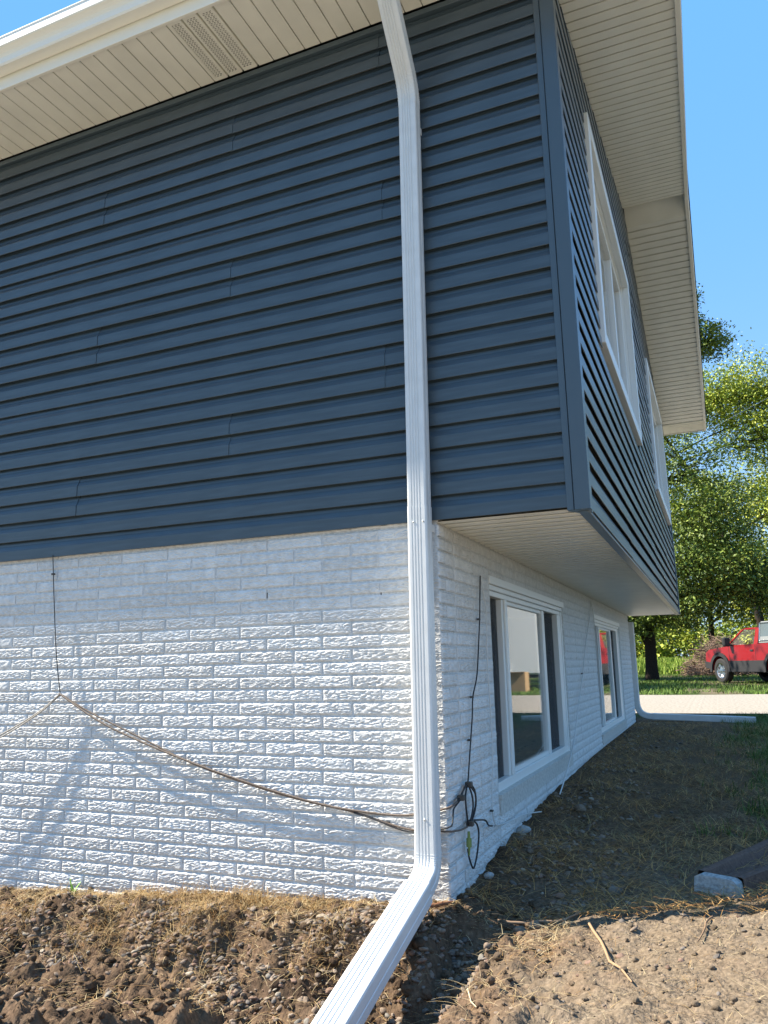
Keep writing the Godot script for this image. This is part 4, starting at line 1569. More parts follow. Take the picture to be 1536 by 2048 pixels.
# ------------------------------------------------------------------ trees
func tree(called: String, label: String, base: Vector3, path: Array, r0: float, blobs: Array, leaves: int, leaf: float, c1: Color, c2: Color, sd: int, group := "", size := 1.0) -> Node3D:
	# path: trunk points from the base; blobs: [centre, radii, weight] clumps of crown, all relative to the base
	rng.seed = sd
	var o := thing(called, label, "tree" if not called.contains("shrub") else "shrub", base, group)
	var tb := MB.new()
	var tp := V(path)
	for i in tp.size():
		tp[i] *= size
	var P := curve(tp, 0.5)
	var rad := []
	for i in P.size():
		var f := float(i) / (P.size() - 1)
		rad.append(r0 * (1.0 - 0.72 * f) + r0 * 0.3 * exp(-f * P.size() * 0.9))
	tb.tube(P, rad, 10)
	part("trunk", tb, M.bark, o)
	var lv := MB.new()
	var tot := 0.0
	for q in blobs:
		tot += q[2]
	for q in blobs:
		var ctr := Vector3(q[0][0], q[0][1], q[0][2]) * size
		var rr := Vector3(q[1][0], q[1][1], q[1][2]) * size
		# a limb from the trunk into the clump
		var lb := MB.new()
		var best := 0
		for i in P.size():
			if P[i].y < ctr.y - rr.y * 0.4 and P[i].y > 0.12 * P[-1].y:
				best = i
		best = maxi(best, mini(2, P.size() - 1))
		var st: Vector3 = P[best]
		var mid := st.lerp(ctr, 0.5) + Vector3(rng.randfn(0, 0.25), 0.1 * rr.y, rng.randfn(0, 0.25))
		var limb := curve([st, mid, ctr], 0.5)
		var lr := []
		for i in limb.size():
			lr.append(lerpf(float(rad[best]) * 0.55, 0.02, float(i) / (limb.size() - 1)))
		lb.tube(limb, lr, 6)
		var nl := int(leaves * q[2] / tot)
		var twigs := maxi(6, nl / 60)
		for t in twigs:
			var d := Vector3(rng.randfn(), rng.randfn(), rng.randfn()).normalized()
			var rk := pow(rng.randf(), 0.45)
			var tip := ctr + d * rr * rk
			var from: Vector3 = limb[rng.randi_range(limb.size() / 2, limb.size() - 1)]
			if t % 3 == 0:
				lb.tube([from, from.lerp(tip, 0.5) + Vector3(0, 0.12 * rr.y * rng.randf(), 0), tip], [0.03, 0.018, 0.006], 4, false)
			var spread := rr * rng.randf_range(0.14, 0.26)
			var shade := rng.randf()
			for k in nl / twigs:
				var p := tip + Vector3(rng.randfn(), rng.randfn() * 0.7, rng.randfn()) * spread
				var nn := Vector3(rng.randfn(), rng.randfn() + 1.1, rng.randfn()).normalized()
				var a := nn.cross(Vector3(rng.randfn(), rng.randfn(), rng.randfn())).normalized()
				var bb := nn.cross(a)
				var s := leaf * rng.randf_range(0.6, 1.25)
				lv.col = c1.lerp(c2, clampf(shade + rng.randf_range(-0.25, 0.25), 0, 1)) * rng.randf_range(0.88, 1.1)
				var tip1 := p + a * s
				var tip0 := p - a * s
				var m0 := p + bb * s * 0.5 + nn * s * 0.12
				var m1 := p - bb * s * 0.5 + nn * s * 0.12
				var i0 := lv.put(tip0, nn)
				lv.put(m0, (nn + bb * 0.3))
				lv.put(tip1, nn)
				lv.put(m1, (nn - bb * 0.3))
				lv.ix.append_array([i0, i0 + 1, i0 + 2, i0, i0 + 2, i0 + 3])
		part("limb", lb, M.bark, o)
	part("crown", lv, M.leaf, o)
	return o

func trees() -> void:
	var dark1 := Color(0.058, 0.100, 0.018)
	var dark2 := Color(0.21, 0.27, 0.04)
	var lime1 := Color(0.16, 0.24, 0.026)
	var lime2 := Color(0.52, 0.54, 0.07)
	var g0 := 0.29
	# the tall tree whose trunk stands behind the back corner of the house
	tree("leafy_tree", "tall dark tree with straight trunk standing behind the back corner of the house", Vector3(-1.3, g0, -29.0),
		[[0, 0, 0], [0.05, 2.5, 0], [0.1, 5, 0.1], [0.3, 9, 0], [0.6, 13, 0], [0.8, 16, 0]], 0.22,
		[[[2.5, 15.6, 0.5], [1.1, 1.4, 1.6], 0.5], [[0.6, 14.8, 0], [1.8, 2.0, 2.0], 0.5], [[3.5, 14.3, 0.3], [1.1, 0.8, 1.2], 0.35],
		[[2.4, 8.6, 0.5], [1.6, 1.5, 1.8], 0.5], [[3.0, 6.6, 1.2], [1.8, 1.6, 1.8], 1.0], [[2.4, 4.6, 1.5], [2.6, 1.7, 2.0], 1.6], [[1.2, 3.0, 1.2], [2.4, 1.0, 2.0], 1.2], [[-2.4, 5.0, 0], [2.4, 2.5, 2.4], 0.8], [[-2.0, 10.0, 0], [2.6, 3.0, 2.4], 0.7], [[4.4, 3.7, 0.8], [1.5, 1.1, 1.5], 0.8], [[-0.6, 2.6, 1.0], [1.8, 0.8, 1.6], 0.6]],
		60000, 0.070, dark1, dark2, 41, "trees behind the lawn", 0.925)
	# the leaning tree behind the truck
	tree("leafy_tree", "yellow-green tree with dark leaning trunk rising behind the red pickup", Vector3(3.5, g0, -39.4),
		[[0, 0, 0], [-0.35, 2.8, 0], [-0.9, 4.8, 0], [-1.5, 6.6, 0], [-2.2, 8.6, 0], [-3.2, 10.6, 0.2], [-3.9, 11.8, 0.3]], 0.23,
		[[[-3.2, 12.2, 0.2], [1.7, 1.3, 2.0], 0.9], [[-1.0, 12.6, 0], [2.0, 1.6, 2.2], 1.1], [[1.3, 12.6, 0], [2.2, 2.2, 2.4], 1.1], [[-4.2, 10.6, -0.6], [1.2, 1.0, 1.6], 0.5], [[0.6, 10.4, 0.4], [2.0, 1.2, 1.8], 0.6], [[2.8, 11.6, 0], [2.2, 2.6, 2.4], 0.8], [[-2.2, 5.6, -1.8], [1.6, 1.3, 1.2], 0.5], [[1.4, 7.2, 0.6], [1.6, 1.6, 1.8], 0.6], [[1.2, 4.4, -0.8], [1.6, 1.3, 1.4], 0.5], [[-3.4, 7.6, -1.4], [1.2, 0.9, 1.2], 0.3]],
		64000, 0.076, lime1, lime2, 42, "trees behind the lawn", 1.12)
	tree("leafy_tree", "broad green tree standing farther back at the edge of the field", Vector3(7.5, 0.4, -47.0),
		[[0, 0, 0], [0.2, 4, 0], [0, 8, 0], [0.3, 13, 0]], 0.34,
		[[[0, 13, 0], [4.5, 3.6, 4], 1.2], [[-3.4, 9.8, 0], [3.0, 2.5, 3], 0.9], [[-3.8, 5.6, 1], [2.8, 2.4, 2.5], 0.9], [[2.5, 8, 0], [3.5, 3, 3], 0.8], [[0, 4.4, 1.5], [3.0, 2.2, 2.5], 0.8]],
		34000, 0.10, lime1 * 0.9, lime2 * 0.85, 43, "trees behind the lawn")
	tree("leafy_tree", "slim green tree between the tall dark tree and the leaning tree", Vector3(0.8, 0.36, -50.0),
		[[0, 0, 0], [0.1, 4, 0], [0, 8, 0]], 0.22,
		[[[0, 10.2, 0], [2.6, 2.6, 2.4], 1.0], [[1.4, 6.8, 0], [2.4, 2.0, 2.2], 0.8], [[-1.0, 5.0, 0.8], [2.2, 2.0, 2.2], 0.8], [[2.6, 3.8, 0.8], [2.0, 1.8, 2.0], 0.7]],
		22000, 0.095, dark2, lime2 * 0.8, 44, "trees behind the lawn")
	# undergrowth along the edge of the field
	var i := 0
	for q in [[-8.5, -60.0, 3.4, 0], [-4.6, -58.5, 3.0, 1], [-1.2, -60.0, 3.8, 0], [2.0, -59.0, 3.0, 2], [5.4, -58.0, 3.6, 1], [8.6, -57.0, 4.2, 0], [-2.9, -62.5, 5.6, 2], [3.8, -63.0, 6.2, 0], [10.5, -61.0, 7.0, 2], [-6.6, -63.0, 6.5, 1]]:
		var s: float = q[2] / 3.0
		var names := ["mid-green shrub growing at the far edge of the field", "yellowish shrub growing at the far edge of the field", "dusky green shrub growing at the far edge of the field"]
		tree("field_shrub", names[q[3]], Vector3(q[0], 0.35, q[1]), [[0, 0, 0], [0.1, 1.0 * s, 0], [0, 2.2 * s, 0]], 0.09,
			[[[0, 2.0 * s, 0], [2.0 * s, 1.4 * s, 1.6 * s], 1.0], [[-1.2 * s, 1.1 * s, 0.6], [1.5 * s, 1.0 * s, 1.4 * s], 0.8], [[1.2 * s, 1.2 * s, 0.6], [1.5 * s, 1.1 * s, 1.4 * s], 0.8]],
			4200, 0.15, [dark2, lime1, dark1][q[3]], [lime2 * 0.8, lime2, dark2 * 1.4][q[3]], 60 + i, "shrubs along the field")
		i += 1
	# trees out of frame whose shade lies on the lawn
	tree("leafy_tree", "round green tree at the side of the lawn, hidden by the house", Vector3(-13.0, 0.2, -21.0), [[0, 0, 0], [0.1, 4, 0], [0, 9, 0]], 0.28,
		[[[0, 9, 0], [4.2, 3.2, 3.6], 1.0], [[2.4, 6.5, 1], [2.8, 2.2, 2.8], 0.8], [[-2.0, 6.0, 0], [2.8, 2.2, 2.8], 0.7]], 9000, 0.2, dark2, lime2 * 0.8, 81)
	tree("leafy_tree", "second round green tree by the lawn, hidden by the house", Vector3(-11.0, 0.2, -29.5), [[0, 0, 0], [0.1, 4, 0], [0, 9, 0]], 0.28,
		[[[0, 10, 0], [4.2, 3.6, 3.6], 1.0], [[2.4, 6.5, 1], [2.8, 2.2, 2.8], 0.8]], 9000, 0.2, dark2, lime2 * 0.8, 82)

# ------------------------------------------------------------------ things on the ground
func splash_block() -> void:
	var g := thing("splash_block", "worn reddish concrete splash block with whitewashed near end", "splash block", Vector3(1.045, gbase(1.0, -0.6) + 0.004, -0.36))
	g.rotation.y = deg_to_rad(-25)
	var L := 0.90
	var w0 := 0.100
	var w1 := 0.15
	var b := MB.new()
	# floor and two rims, widening away from the near end; local -z runs away
	var P := func(x: float, y: float, z: float) -> Vector3:
		var k := lerpf(1.0, w1 / w0, z / L)
		return Vector3(x * k, y, -z)
	var prof := [Vector2(-w0, 0.0), Vector2(-w0 + 0.006, 0.072), Vector2(-w0 + 0.012, 0.077), Vector2(-w0 + 0.030, 0.077), Vector2(-w0 + 0.036, 0.072), Vector2(-w0 + 0.052, 0.034), Vector2(0, 0.030), Vector2(w0 - 0.052, 0.034), Vector2(w0 - 0.036, 0.072), Vector2(w0 - 0.030, 0.077), Vector2(w0 - 0.012, 0.077), Vector2(w0 - 0.006, 0.072), Vector2(w0, 0.0)]
	for k in 8:
		var za := 0.045 + (L - 0.045) * k / 8.0
		var zb := 0.045 + (L - 0.045) * (k + 1) / 8.0
		for i in prof.size() - 1:
			var p: Vector2 = prof[i]
			var q: Vector2 = prof[i + 1]
			var nn := Vector2(-(q.y - p.y), q.x - p.x)
			b.quad(P.call(p.x, p.y, za), P.call(q.x, q.y, za), P.call(q.x, q.y, zb), P.call(p.x, p.y, zb), Vector3(nn.x, nn.y, 0))
	for i in prof.size() - 1:
		var p: Vector2 = prof[i]
		var q: Vector2 = prof[i + 1]
		b.quad(P.call(p.x, p.y, L), P.call(q.x, q.y, L), P.call(q.x, 0, L), P.call(p.x, 0, L), Vector3(0, 0, -1))
	b.quad(P.call(-w0, 0, 0), P.call(w0, 0, 0), P.call(w0, 0, L), P.call(-w0, 0, L), Vector3.DOWN)
	part("tray", b, M.concrete_red, g)
	var e := MB.new()
	var f := [Vector2(-w0 + 0.002, 0.0), Vector2(-w0 + 0.010, 0.060), Vector2(-w0 + 0.03, 0.072), Vector2(w0 - 0.03, 0.072), Vector2(w0 - 0.010, 0.060), Vector2(w0 - 0.002, 0.0)]
	e.extrude(Vector3(0, 0.0, 0.004), Vector3.RIGHT, Vector3.UP, Vector3(0, 0, -0.055), f)
	part("near_end", e, M.splash_white, g).set_meta("label", "whitewashed near end of the splash block")

func sticks() -> void:
	rng.seed = 91
	var add := func(a: Vector2, b: Vector2, r: float, col: Color, label: String) -> void:
		var pts := []
		for i in 7:
			var t := i / 6.0
			var p := a.lerp(b, t) + Vector2(rng.randfn(0, 0.006), rng.randfn(0, 0.006))
			pts.append(Vector3(p.x, maxf(gh(p.x, p.y), gbase(p.x, p.y)) + r * 1.3 + 0.004, p.y))
		var mb := MB.new()
		mb.col = col
		mb.tube(pts, [r * 1.1, r, r, r * 0.95, r * 0.85, r * 0.7, r * 0.5], 7)
		single("stick", mb, M.twig, label, "stick")
	add.call(Vector2(0.56, -0.02), Vector2(0.80, 0.66), 0.0055, Color(0.34, 0.22, 0.13), "long brown stick lying on the dry tan soil")
	add.call(Vector2(1.03, -0.02), Vector2(0.98, 0.28), 0.0035, Color(0.24, 0.16, 0.10), "thin dark twig lying on the dry soil below the splash block")
	add.call(Vector2(-0.10, 0.13), Vector2(0.02, 0.03), 0.010, Color(0.20, 0.10, 0.06), "short reddish piece of wood stuck by the house corner behind the downspout")
	add.call(Vector2(-0.62, 0.72), Vector2(-0.26, 0.80), 0.004, Color(0.36, 0.26, 0.17), "curved pale twig on the soil left of the extension pipe")
	add.call(Vector2(0.15, 0.44), Vector2(0.34, 0.80), 0.0035, Color(0.52, 0.42, 0.28), "pale straw stalk crossing the dug soil right of the extension pipe")
	add.call(Vector2(0.20, -0.02), Vector2(0.52, -0.10), 0.006, Color(0.30, 0.20, 0.13), "brown root lying along the shadow edge near the corner")
	# a little green weed against the front wall
	var w := thing("weed", "small bright green weed sprouting at the foot of the white brick", "weed", Vector3(-2.03, gh(-2.03, 0.06), 0.06))
	for k in 9:
		var mb := MB.new()
		mb.col = Color(0.16, 0.30, 0.05) * rng.randf_range(0.8, 1.2)
		var a := rng.randf() * TAU
		ribbon(mb, Vector3(rng.randfn(0, 0.012), 0, rng.randfn(0, 0.01)), Vector3(cos(a), 0, sin(a)) * 0.6, 1.3, rng.randf_range(0.05, 0.10), 0.014, 0.25, 4)
		part("leaf", mb, M.grass, w)
	# pale stones that stand out
	var km := stone_mesh(99, 0.7)
	for q in [[0.035, -1.20, 0.040, "white"], [0.27, -1.75, 0.035, "tan"], [0.05, -0.42, 0.022, "white"], [0.62, -0.42, 0.03, "grey"], [0.30, 0.02, 0.028, "tan"], [0.36, 0.0, 0.026, "tan"]]:
		var p := Vector3(q[0], gh(q[0], q[1]) + q[2] * 0.35, q[1])
		var lab := {"white": "paint-splashed white stone against the shaded gable wall", "tan": "large tan stone on the bed beside the gable wall", "grey": "grey stone lying at the edge of the house shadow"}
		var o := single("field_stone", km, {"white": M.splash_white, "tan": stone_mats[0], "grey": stone_mats[2]}[q[3]], lab[q[3]], "stone", p, "larger stones by the gable wall")
		o.basis = Basis.from_euler(Vector3(0.2, q[0] * 9.0, 0.1)).scaled(Vector3.ONE * q[2])

func brush_pile() -> void:
	rng.seed = 71
	var o := thing("brush_pile", "heap of dry brown cut branches beside the pickup's nose", "brush pile", Vector3(1.3, 0.30, -36.5))
	var b := MB.new()
	for k in 1500:
		var a := rng.randf() * TAU
		var r := sqrt(rng.randf()) * 1.7
		var hmax := 1.75 * (1.0 - pow(r / 1.75, 1.8)) + 0.15
		var p := Vector3(cos(a) * r, rng.randf() * hmax, sin(a) * r * 0.8)
		var d := Vector3(rng.randfn(), rng.randfn() * 0.55, rng.randfn()).normalized() * rng.randf_range(0.2, 0.75)
		b.col = Color(0.32, 0.22, 0.16).lerp(Color(0.20, 0.15, 0.12), rng.randf()) * rng.randf_range(0.6, 1.2)
		var q0 := p - d
		var q1 := p + d
		q0.y = maxf(q0.y, 0.0)
		q1.y = maxf(q1.y, 0.0)
		var rr := rng.randf_range(0.006, 0.02)
		b.tube([q0, p + Vector3(0, 0.05, 0), q1], [rr, rr * 0.8, rr * 0.4], 4, false)
	var m := part("twigs", b, M.twig, o)
	m.set_meta("kind", "stuff")

# ------------------------------------------------------------------ vehicles
func wheel(parent: Node3D, at: Vector3, r: float, w: float, out_: float) -> void:
	var o := node("wheel", parent)
	o.position = at
	var lathe := func(prof: Array, seg: int) -> MB:
		var b := MB.new()
		for k in seg:
			var a := TAU * k / seg
			var e := TAU * (k + 1) / seg
			for i in prof.size() - 1:
				var p: Vector2 = prof[i]
				var q: Vector2 = prof[i + 1]
				var f := func(v: Vector2, t: float) -> Vector3: return Vector3(cos(t) * v.x, sin(t) * v.x, v.y * out_)
				var nn := Vector2(q.y - p.y, -(q.x - p.x))
				var t := (a + e) * 0.5
				b.quad(f.call(p, a), f.call(q, a), f.call(q, e), f.call(p, e), Vector3(cos(t) * nn.x, sin(t) * nn.x, nn.y * out_))
		return b
	part("tyre", lathe.call([Vector2(r * 0.62, -w / 2), Vector2(r * 0.9, -w / 2), Vector2(r, -w * 0.38), Vector2(r, w * 0.38), Vector2(r * 0.9, w / 2), Vector2(r * 0.64, w * 0.5), Vector2(r * 0.60, w * 0.4)], 28), M.tyre, o)
	var rim: MB = lathe.call([Vector2(r * 0.63, w * 0.46), Vector2(r * 0.56, w * 0.42), Vector2(r * 0.52, w * 0.18), Vector2(r * 0.30, w * 0.22), Vector2(r * 0.22, w * 0.40), Vector2(0.001, w * 0.42)], 20)
	for k in 5:
		var a := TAU * k / 5
		var d := Vector3(cos(a), sin(a), 0)
		var s := Vector3(-sin(a), cos(a), 0) * r * 0.09
		var z := Vector3(0, 0, w * 0.40 * out_)
		rim.quad(d * r * 0.18 - s + z, d * r * 0.18 + s + z, d * r * 0.56 + s * 1.3 + z, d * r * 0.56 - s * 1.3 + z, Vector3(0, 0, out_))
	part("rim", rim, M.chrome, o)

func pickup() -> void:
	# local x runs from the rear axle (0) to the front; z is the left side; built nose to +x then turned
	var wb := 2.83
	var R := 0.39
	var fwd := Vector3(-0.53, 0, -0.85).normalized()
	var front := Vector3(1.93, 0, -25.3)
	var rear := front - fwd * wb
	var left := Vector3.UP.cross(fwd)      # driver's side
	var o := thing("pickup_truck", "red regular-cab pickup with black lower trim and a topper on the bed", "truck", rear + Vector3(0, gbase(3, -24) + 0.015, 0))
	o.basis = Basis(fwd, Vector3.UP, fwd.cross(Vector3.UP))
	# in this basis local +z is fwd x up = the right-hand side; the driver's side is -z
	var W := 0.88
	# lower body with wheel arches
	var arch := func(cx: float, r: float, a0: float, a1: float, k: int) -> Array:
		var q := []
		for i in k + 1:
			var t := lerpf(a0, a1, float(i) / k)
			q.append(Vector2(cx + cos(t) * r, 0.40 + sin(t) * r))
		return q
	var outline := [Vector2(-1.05, 0.52), Vector2(-0.50, 0.46)]
	outline.append_array(arch.call(0.0, 0.47, PI, 0.0, 10))
	outline.append(Vector2(0.52, 0.42))
	outline.append(Vector2(wb - 0.52, 0.42))
	outline.append_array(arch.call(wb, 0.47, PI, 0.0, 10))
	outline.append_array([Vector2(wb + 0.50, 0.46), Vector2(wb + 0.80, 0.50), Vector2(wb + 0.84, 0.62), Vector2(wb + 0.84, 0.80), Vector2(wb + 0.80, 0.98), Vector2(wb + 0.62, 1.07), Vector2(wb - 0.42, 1.16), Vector2(wb - 0.50, 1.18), Vector2(0.75, 1.20), Vector2(-1.02, 1.21), Vector2(-1.06, 1.16)])
	var b := MB.new()
	b.extrude(Vector3(0, 0, -W), Vector3.RIGHT, Vector3.UP, Vector3(0, 0, 2 * W), outline)
	part("body", b, M.red_paint, o)
	# black cladding along the sills and round the arches
	var cl := MB.new()
	for sg in [-1.0, 1.0]:
		var z0: float = sg * (W + 0.001)
		var ax := Vector3(0, 0, sg * 0.03)
		cl.extrude(Vector3(0, 0, z0), Vector3.RIGHT, Vector3.UP, ax, [Vector2(0.50, 0.36), Vector2(wb - 0.50, 0.36), Vector2(wb - 0.52, 0.70), Vector2(0.52, 0.70)])
		for cx in [0.0, wb]:
			var a: Array = arch.call(cx, 0.46, -0.1, PI + 0.1, 12)
			var c2: Array = arch.call(cx, 0.57, PI + 0.1, -0.1, 12)
			a.append_array(c2)
			cl.extrude(Vector3(0, 0, z0), Vector3.RIGHT, Vector3.UP, ax * 1.6, a)
		cl.extrude(Vector3(0, 0, z0), Vector3.RIGHT, Vector3.UP, ax, [Vector2(wb + 0.57, 0.46), Vector2(wb + 0.84, 0.48), Vector2(wb + 0.86, 0.70), Vector2(wb + 0.54, 0.66)])
	part("cladding", cl, M.black_plastic, o)
	var un := MB.new()
	un.box(Vector3(-0.9, 0.34, -W + 0.12), Vector3(wb + 0.6, 0.60, W - 0.12))
	part("chassis", un, M.black_plastic, o)
	# cab: pillars, roof, glass
	var cab := MB.new()
	var y0 := 1.18
	var y1 := 1.66
	var sl := 0.13           # tumblehome
	var roof := [Vector2(0.82, y1 - 0.02), Vector2(0.90, y1 + 0.035), Vector2(1.45, y1 + 0.045), Vector2(1.70, y1)]
	cab.extrude(Vector3(0, 0, -W + sl), Vector3.RIGHT, Vector3.UP, Vector3(0, 0, 2 * (W - sl)), roof)
	for sg in [-1.0, 1.0]:
		for q in [[Vector2(0.78, y0), Vector2(0.98, y0), Vector2(0.98, y1), Vector2(0.82, y1)], [Vector2(2.42, y0 - 0.02), Vector2(2.33, y0), Vector2(1.62, y1), Vector2(1.72, y1)]]:
			var lo := Vector3(0, 0, sg * W)
			var hi := Vector3(0, 0, sg * (W - sl))
			var th := Vector3(0, 0, -sg * 0.05)
			var p := []
			for i in 4:
				p.append(Vector3(q[i].x, q[i].y, 0) + (lo if i < 2 else hi))
			cab.quad(p[0], p[1], p[2], p[3], Vector3(0, 0, sg))
			cab.quad(p[0] + th, p[1] + th, p[2] + th, p[3] + th, Vector3(0, 0, -sg))
			for i in 4:
				cab.quad(p[i], p[(i + 1) % 4], p[(i + 1) % 4] + th, p[i] + th, (p[i] + p[(i + 1) % 4]) - (p[0] + p[2]))
	part("cab", cab, M.red_paint, o)
	var gl := MB.new()
	for sg in [-1.0, 1.0]:
		gl.quad(Vector3(0.98, y0, sg * (W - 0.02)), Vector3(2.33, y0, sg * (W - 0.02)), Vector3(1.62, y1, sg * (W - sl - 0.02)), Vector3(0.98, y1, sg * (W - sl - 0.02)), Vector3(0, 0, sg))
	part("side_window", gl, M.glass, o)
	var ws := MB.new()
	ws.quad(Vector3(2.40, y0 - 0.01, -W + 0.05), Vector3(2.40, y0 - 0.01, W - 0.05), Vector3(1.70, y1, W - sl - 0.04), Vector3(1.70, y1, -W + sl + 0.04), Vector3(1, 0.5, 0))
	part("windshield", ws, M.glass, o)
	var seat := MB.new()
	seat.box(Vector3(1.0, 0.9, -W + 0.15), Vector3(1.25, 1.42, W - 0.15), 0.04)
	seat.box(Vector3(1.9, 1.0, -W + 0.1), Vector3(2.4, 1.16, W - 0.1), 0.03)
	part("interior", seat, M.black_plastic, o)
	# mirrors, door line, handle
	for sg in [-1.0, 1.0]:
		var mi := MB.new()
		mi.box(Vector3(2.10, 1.15, sg * W + (0.04 if sg > 0 else -0.26)), Vector3(2.24, 1.44, sg * W + (0.26 if sg > 0 else -0.04)), 0.03)
		mi.box(Vector3(2.12, 1.17, sg * W - 0.05), Vector3(2.20, 1.22, sg * W + 0.05), 0.01)
		part("mirror", mi, M.black_plastic, o)
		var hn := MB.new()
		hn.box(Vector3(1.02, 0.98, sg * (W + 0.012) - 0.012), Vector3(1.17, 1.03, sg * (W + 0.012) + 0.012), 0.005)
		part("door_handle", hn, M.black_plastic, o)
		var dl := MB.new()
		for x in [0.93, 2.30]:
			dl.box(Vector3(x - 0.006, 0.71, sg * (W + 0.001) - 0.002), Vector3(x + 0.006, 1.17, sg * (W + 0.001) + 0.002))
		part("door_seam", dl, M.black_plastic, o)
	# topper over the bed
	var tp := MB.new()
	var t0 := 1.215
	var t1 := 1.86
	var prof := [Vector2(-W + 0.01, t0), Vector2(-W + 0.02, t0 + 0.09), Vector2(-W + 0.10, t1 - 0.06), Vector2(-W + 0.16, t1), Vector2(W - 0.16, t1), Vector2(W - 0.10, t1 - 0.06), Vector2(W - 0.02, t0 + 0.09), Vector2(W - 0.01, t0)]
	tp.extrude(Vector3(-1.04, 0, 0), Vector3.BACK, Vector3.UP, Vector3(1.76, 0, 0), prof)
	part("topper", tp, M.topper, o)
	for sg in [-1.0, 1.0]:
		var fr := MB.new()
		var g2 := MB.new()
		var za: float = sg * (W - 0.024)
		var zb: float = sg * (W - 0.098)
		var pa := Vector3(-0.98, t0 + 0.06, za)
		var pb := Vector3(0.69, t0 + 0.06, za)
		var pc := Vector3(0.69, t1 - 0.055, zb)
		var pd := Vector3(-0.98, t1 - 0.055, zb)
		var nn := (pb - pa).cross(pd - pa).normalized()
		if nn.z * sg < 0:
			nn = -nn
		g2.quad(pa + nn * 0.006, pb + nn * 0.006, pc + nn * 0.006, pd + nn * 0.006, nn)
		part("topper_window", g2, M.glass_dark, o)
		for e in [[pa, pb], [pb, pc], [pc, pd], [pd, pa]]:
			fr.tube([e[0] + nn * 0.012, e[1] + nn * 0.012], [0.022], 6)
		part("window_frame", fr, M.chrome, o)
	# lights
	for sg in [-1.0, 1.0]:
		var hl := MB.new()
		hl.box(Vector3(wb + 0.80, 0.80, sg * 0.62 - 0.16), Vector3(wb + 0.85, 0.95, sg * 0.62 + 0.16), 0.015)
		part("headlight", hl, M.chrome, o)
	var bp := MB.new()
	bp.box(Vector3(wb + 0.80, 0.46, -W + 0.02), Vector3(wb + 0.93, 0.68, W - 0.02), 0.03)
	part("bumper", bp, M.black_plastic, o)
	for q in [[0.0, -1.0], [0.0, 1.0], [wb, -1.0], [wb, 1.0]]:
		wheel(o, Vector3(q[0], R, q[1] * (W - 0.10)), R, 0.25, q[1])

func trailer() -> void:
	# seen only as a reflection in the lower window
	var o := thing("cargo_trailer", "pale grey enclosed trailer parked past the drive, mirrored in the lower window", "trailer", Vector3(4.7, gbase(4.7, -20) + 0.01, -20.6))
	o.rotation.y = deg_to_rad(-12)
	var b := MB.new()
	b.box(Vector3(-0.9, 0.45, -1.0), Vector3(2.9, 2.75, 1.0), 0.05)
	part("body", b, M.trailer, o)
	var f := MB.new()
	var a := []
	for i in 11:
		var t := PI * i / 10.0
		a.append(Vector2(0.5 + cos(t) * 0.48, 0.36 + sin(t) * 0.48))
	for i in 11:
		var t := PI * (10 - i) / 10.0
		a.append(Vector2(0.5 + cos(t) * 0.42, 0.36 + sin(t) * 0.42))
	f.extrude(Vector3(0, 0, 1.001), Vector3.RIGHT, Vector3.UP, Vector3(0, 0, 0.22), a)
	part("fender", f, M.chrome, o)
	var u := MB.new()
	u.box(Vector3(-0.9, 0.36, -0.9), Vector3(2.9, 0.449, 0.9))
	part("chassis", u, M.black_plastic, o)
	wheel(o, Vector3(0.5, 0.34, 1.10), 0.34, 0.2, 1.0)
	wheel(o, Vector3(0.5, 0.34, -0.9), 0.34, 0.2, -1.0)
	var bx := thing("cardboard_box", "cardboard box standing on the lawn before the trailer, mirrored in the window", "box", Vector3(4.0, gbase(4, -18) + 0.012, -18.4))
	var c := MB.new()
	c.box(Vector3(-0.3, 0, -0.25), Vector3(0.3, 0.55, 0.25), 0.004)
	part("carton", c, M.cardboard, bx)
	var fl := MB.new()
	fl.box(Vector3(-0.3, 0.551, 0.2), Vector3(0.3, 0.557, 0.48), 0.001)
	part("flap", fl, M.cardboard, bx)

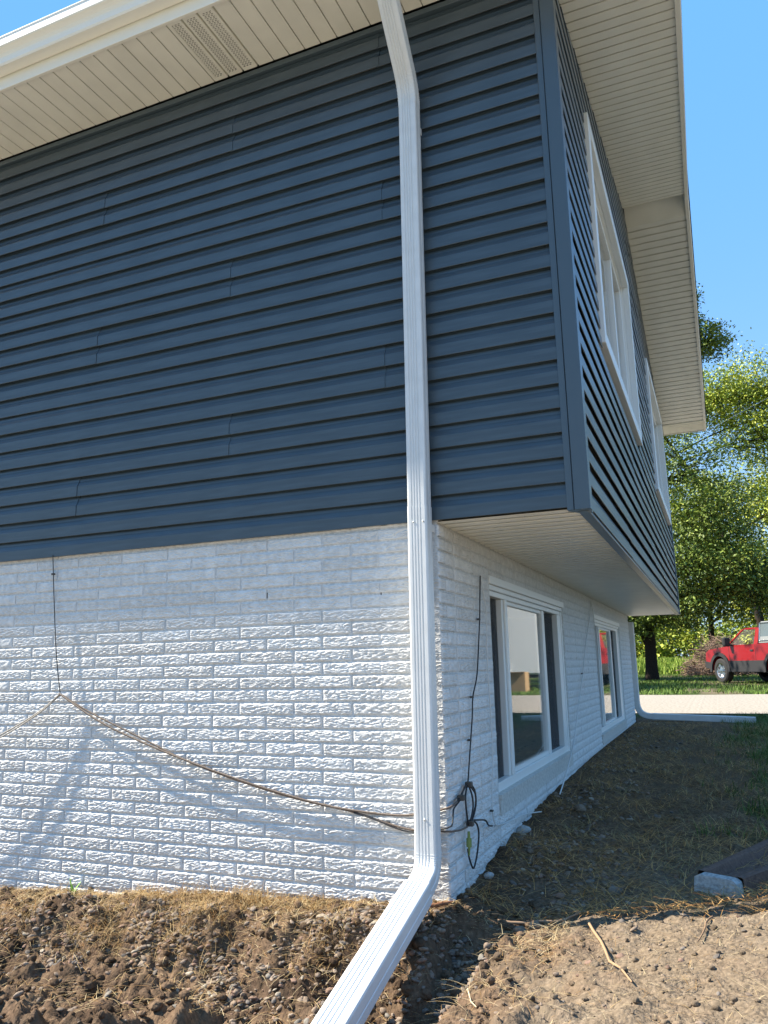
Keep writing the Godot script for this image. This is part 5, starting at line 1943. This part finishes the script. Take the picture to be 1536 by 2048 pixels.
# ------------------------------------------------------------------ scene
func _ready() -> void:
	var cam := Camera3D.new()
	cam.name = "camera"
	cam.position = Vector3(1.1468, Y0 - 0.6677, 3.3832)
	cam.rotation = Vector3(0.1978, 0.3968, -0.0210)
	cam.fov = 66.784
	cam.near = 0.05
	cam.far = 2000.0
	add_child(cam)
	cam.current = true
	var env := Environment.new()
	env.background_mode = Environment.BG_SKY
	var sm := ProceduralSkyMaterial.new()
	sm.sky_top_color = Color(0.298, 0.485, 0.685)
	sm.sky_horizon_color = Color(0.55, 0.645, 0.70)
	sm.sky_curve = 0.16
	sm.sky_energy_multiplier = 1.0
	sm.ground_bottom_color = Color(0.30, 0.27, 0.22)
	sm.ground_horizon_color = Color(0.50, 0.56, 0.58)
	sm.sun_angle_max = 1.0
	var sky := Sky.new()
	sky.sky_material = sm
	env.sky = sky
	env.tonemap_mode = Environment.TONE_MAPPER_LINEAR
	env.tonemap_exposure = 2.75
	env.sdfgi_enabled = true
	env.ssao_enabled = true
	env.ssil_enabled = true
	var we := WorldEnvironment.new()
	we.environment = env
	add_child(we)
	var sun := DirectionalLight3D.new()
	sun.name = "sun"
	sun.basis = Basis.looking_at(SUN.normalized())
	sun.light_energy = 1.6
	sun.light_color = Color(1.0, 0.965, 0.90)
	sun.light_angular_distance = 0.5
	sun.shadow_enabled = true
	add_child(sun)

	n1.seed = 7
	n1.noise_type = FastNoiseLite.TYPE_SIMPLEX_SMOOTH
	n1.frequency = 1.0
	n1.fractal_octaves = 2
	n2.seed = 19
	n2.noise_type = FastNoiseLite.TYPE_SIMPLEX_SMOOTH
	n2.frequency = 1.0
	n2.fractal_octaves = 3
	n3.seed = 23
	n3.noise_type = FastNoiseLite.TYPE_CELLULAR
	n3.cellular_return_type = FastNoiseLite.RETURN_DISTANCE
	n3.cellular_distance_function = FastNoiseLite.DISTANCE_EUCLIDEAN
	n3.frequency = 1.0
	n3.fractal_type = FastNoiseLite.FRACTAL_NONE
	make_materials()
	M.topper = mat(0.20, 0.21, 0.21, 0.4)
	M.glass_dark = mat(0.10, 0.12, 0.12, 0.08, 0.8)
	for c in [Color(0.30, 0.225, 0.165), Color(0.24, 0.19, 0.15), Color(0.26, 0.235, 0.20), Color(0.34, 0.26, 0.195), Color(0.29, 0.19, 0.14)]:
		stone_mats.append(tri_tex(mat(c.r, c.g, c.b, 0.85, 0.3), M.stone.albedo_texture, M.stone.normal_texture, 6.0, 0.4))

	build_ground()
	var house := thing("house", "split-level house with slate-blue lap siding above white painted brick", "house", Vector3(0, Y0, 0))
	core(house)
	brick_walls(house)
	siding(house)
	soffits(house)
	lower_window(house, LOWER[0], [0.93, 1.21, 1.30, 2.38, 2.46, 2.94])
	lower_window(house, LOWER[1], [4.95, 5.24, 5.33, 6.30, 6.38, 6.86])
	for w in UPPER:
		upper_window(house, w)
	gutter()
	downspouts()
	trees()
	pickup()
	trailer()
	brush_pile()
	splash_block()
	cables()
	sticks()
	stones_and_litter()
	straw()
	grass()
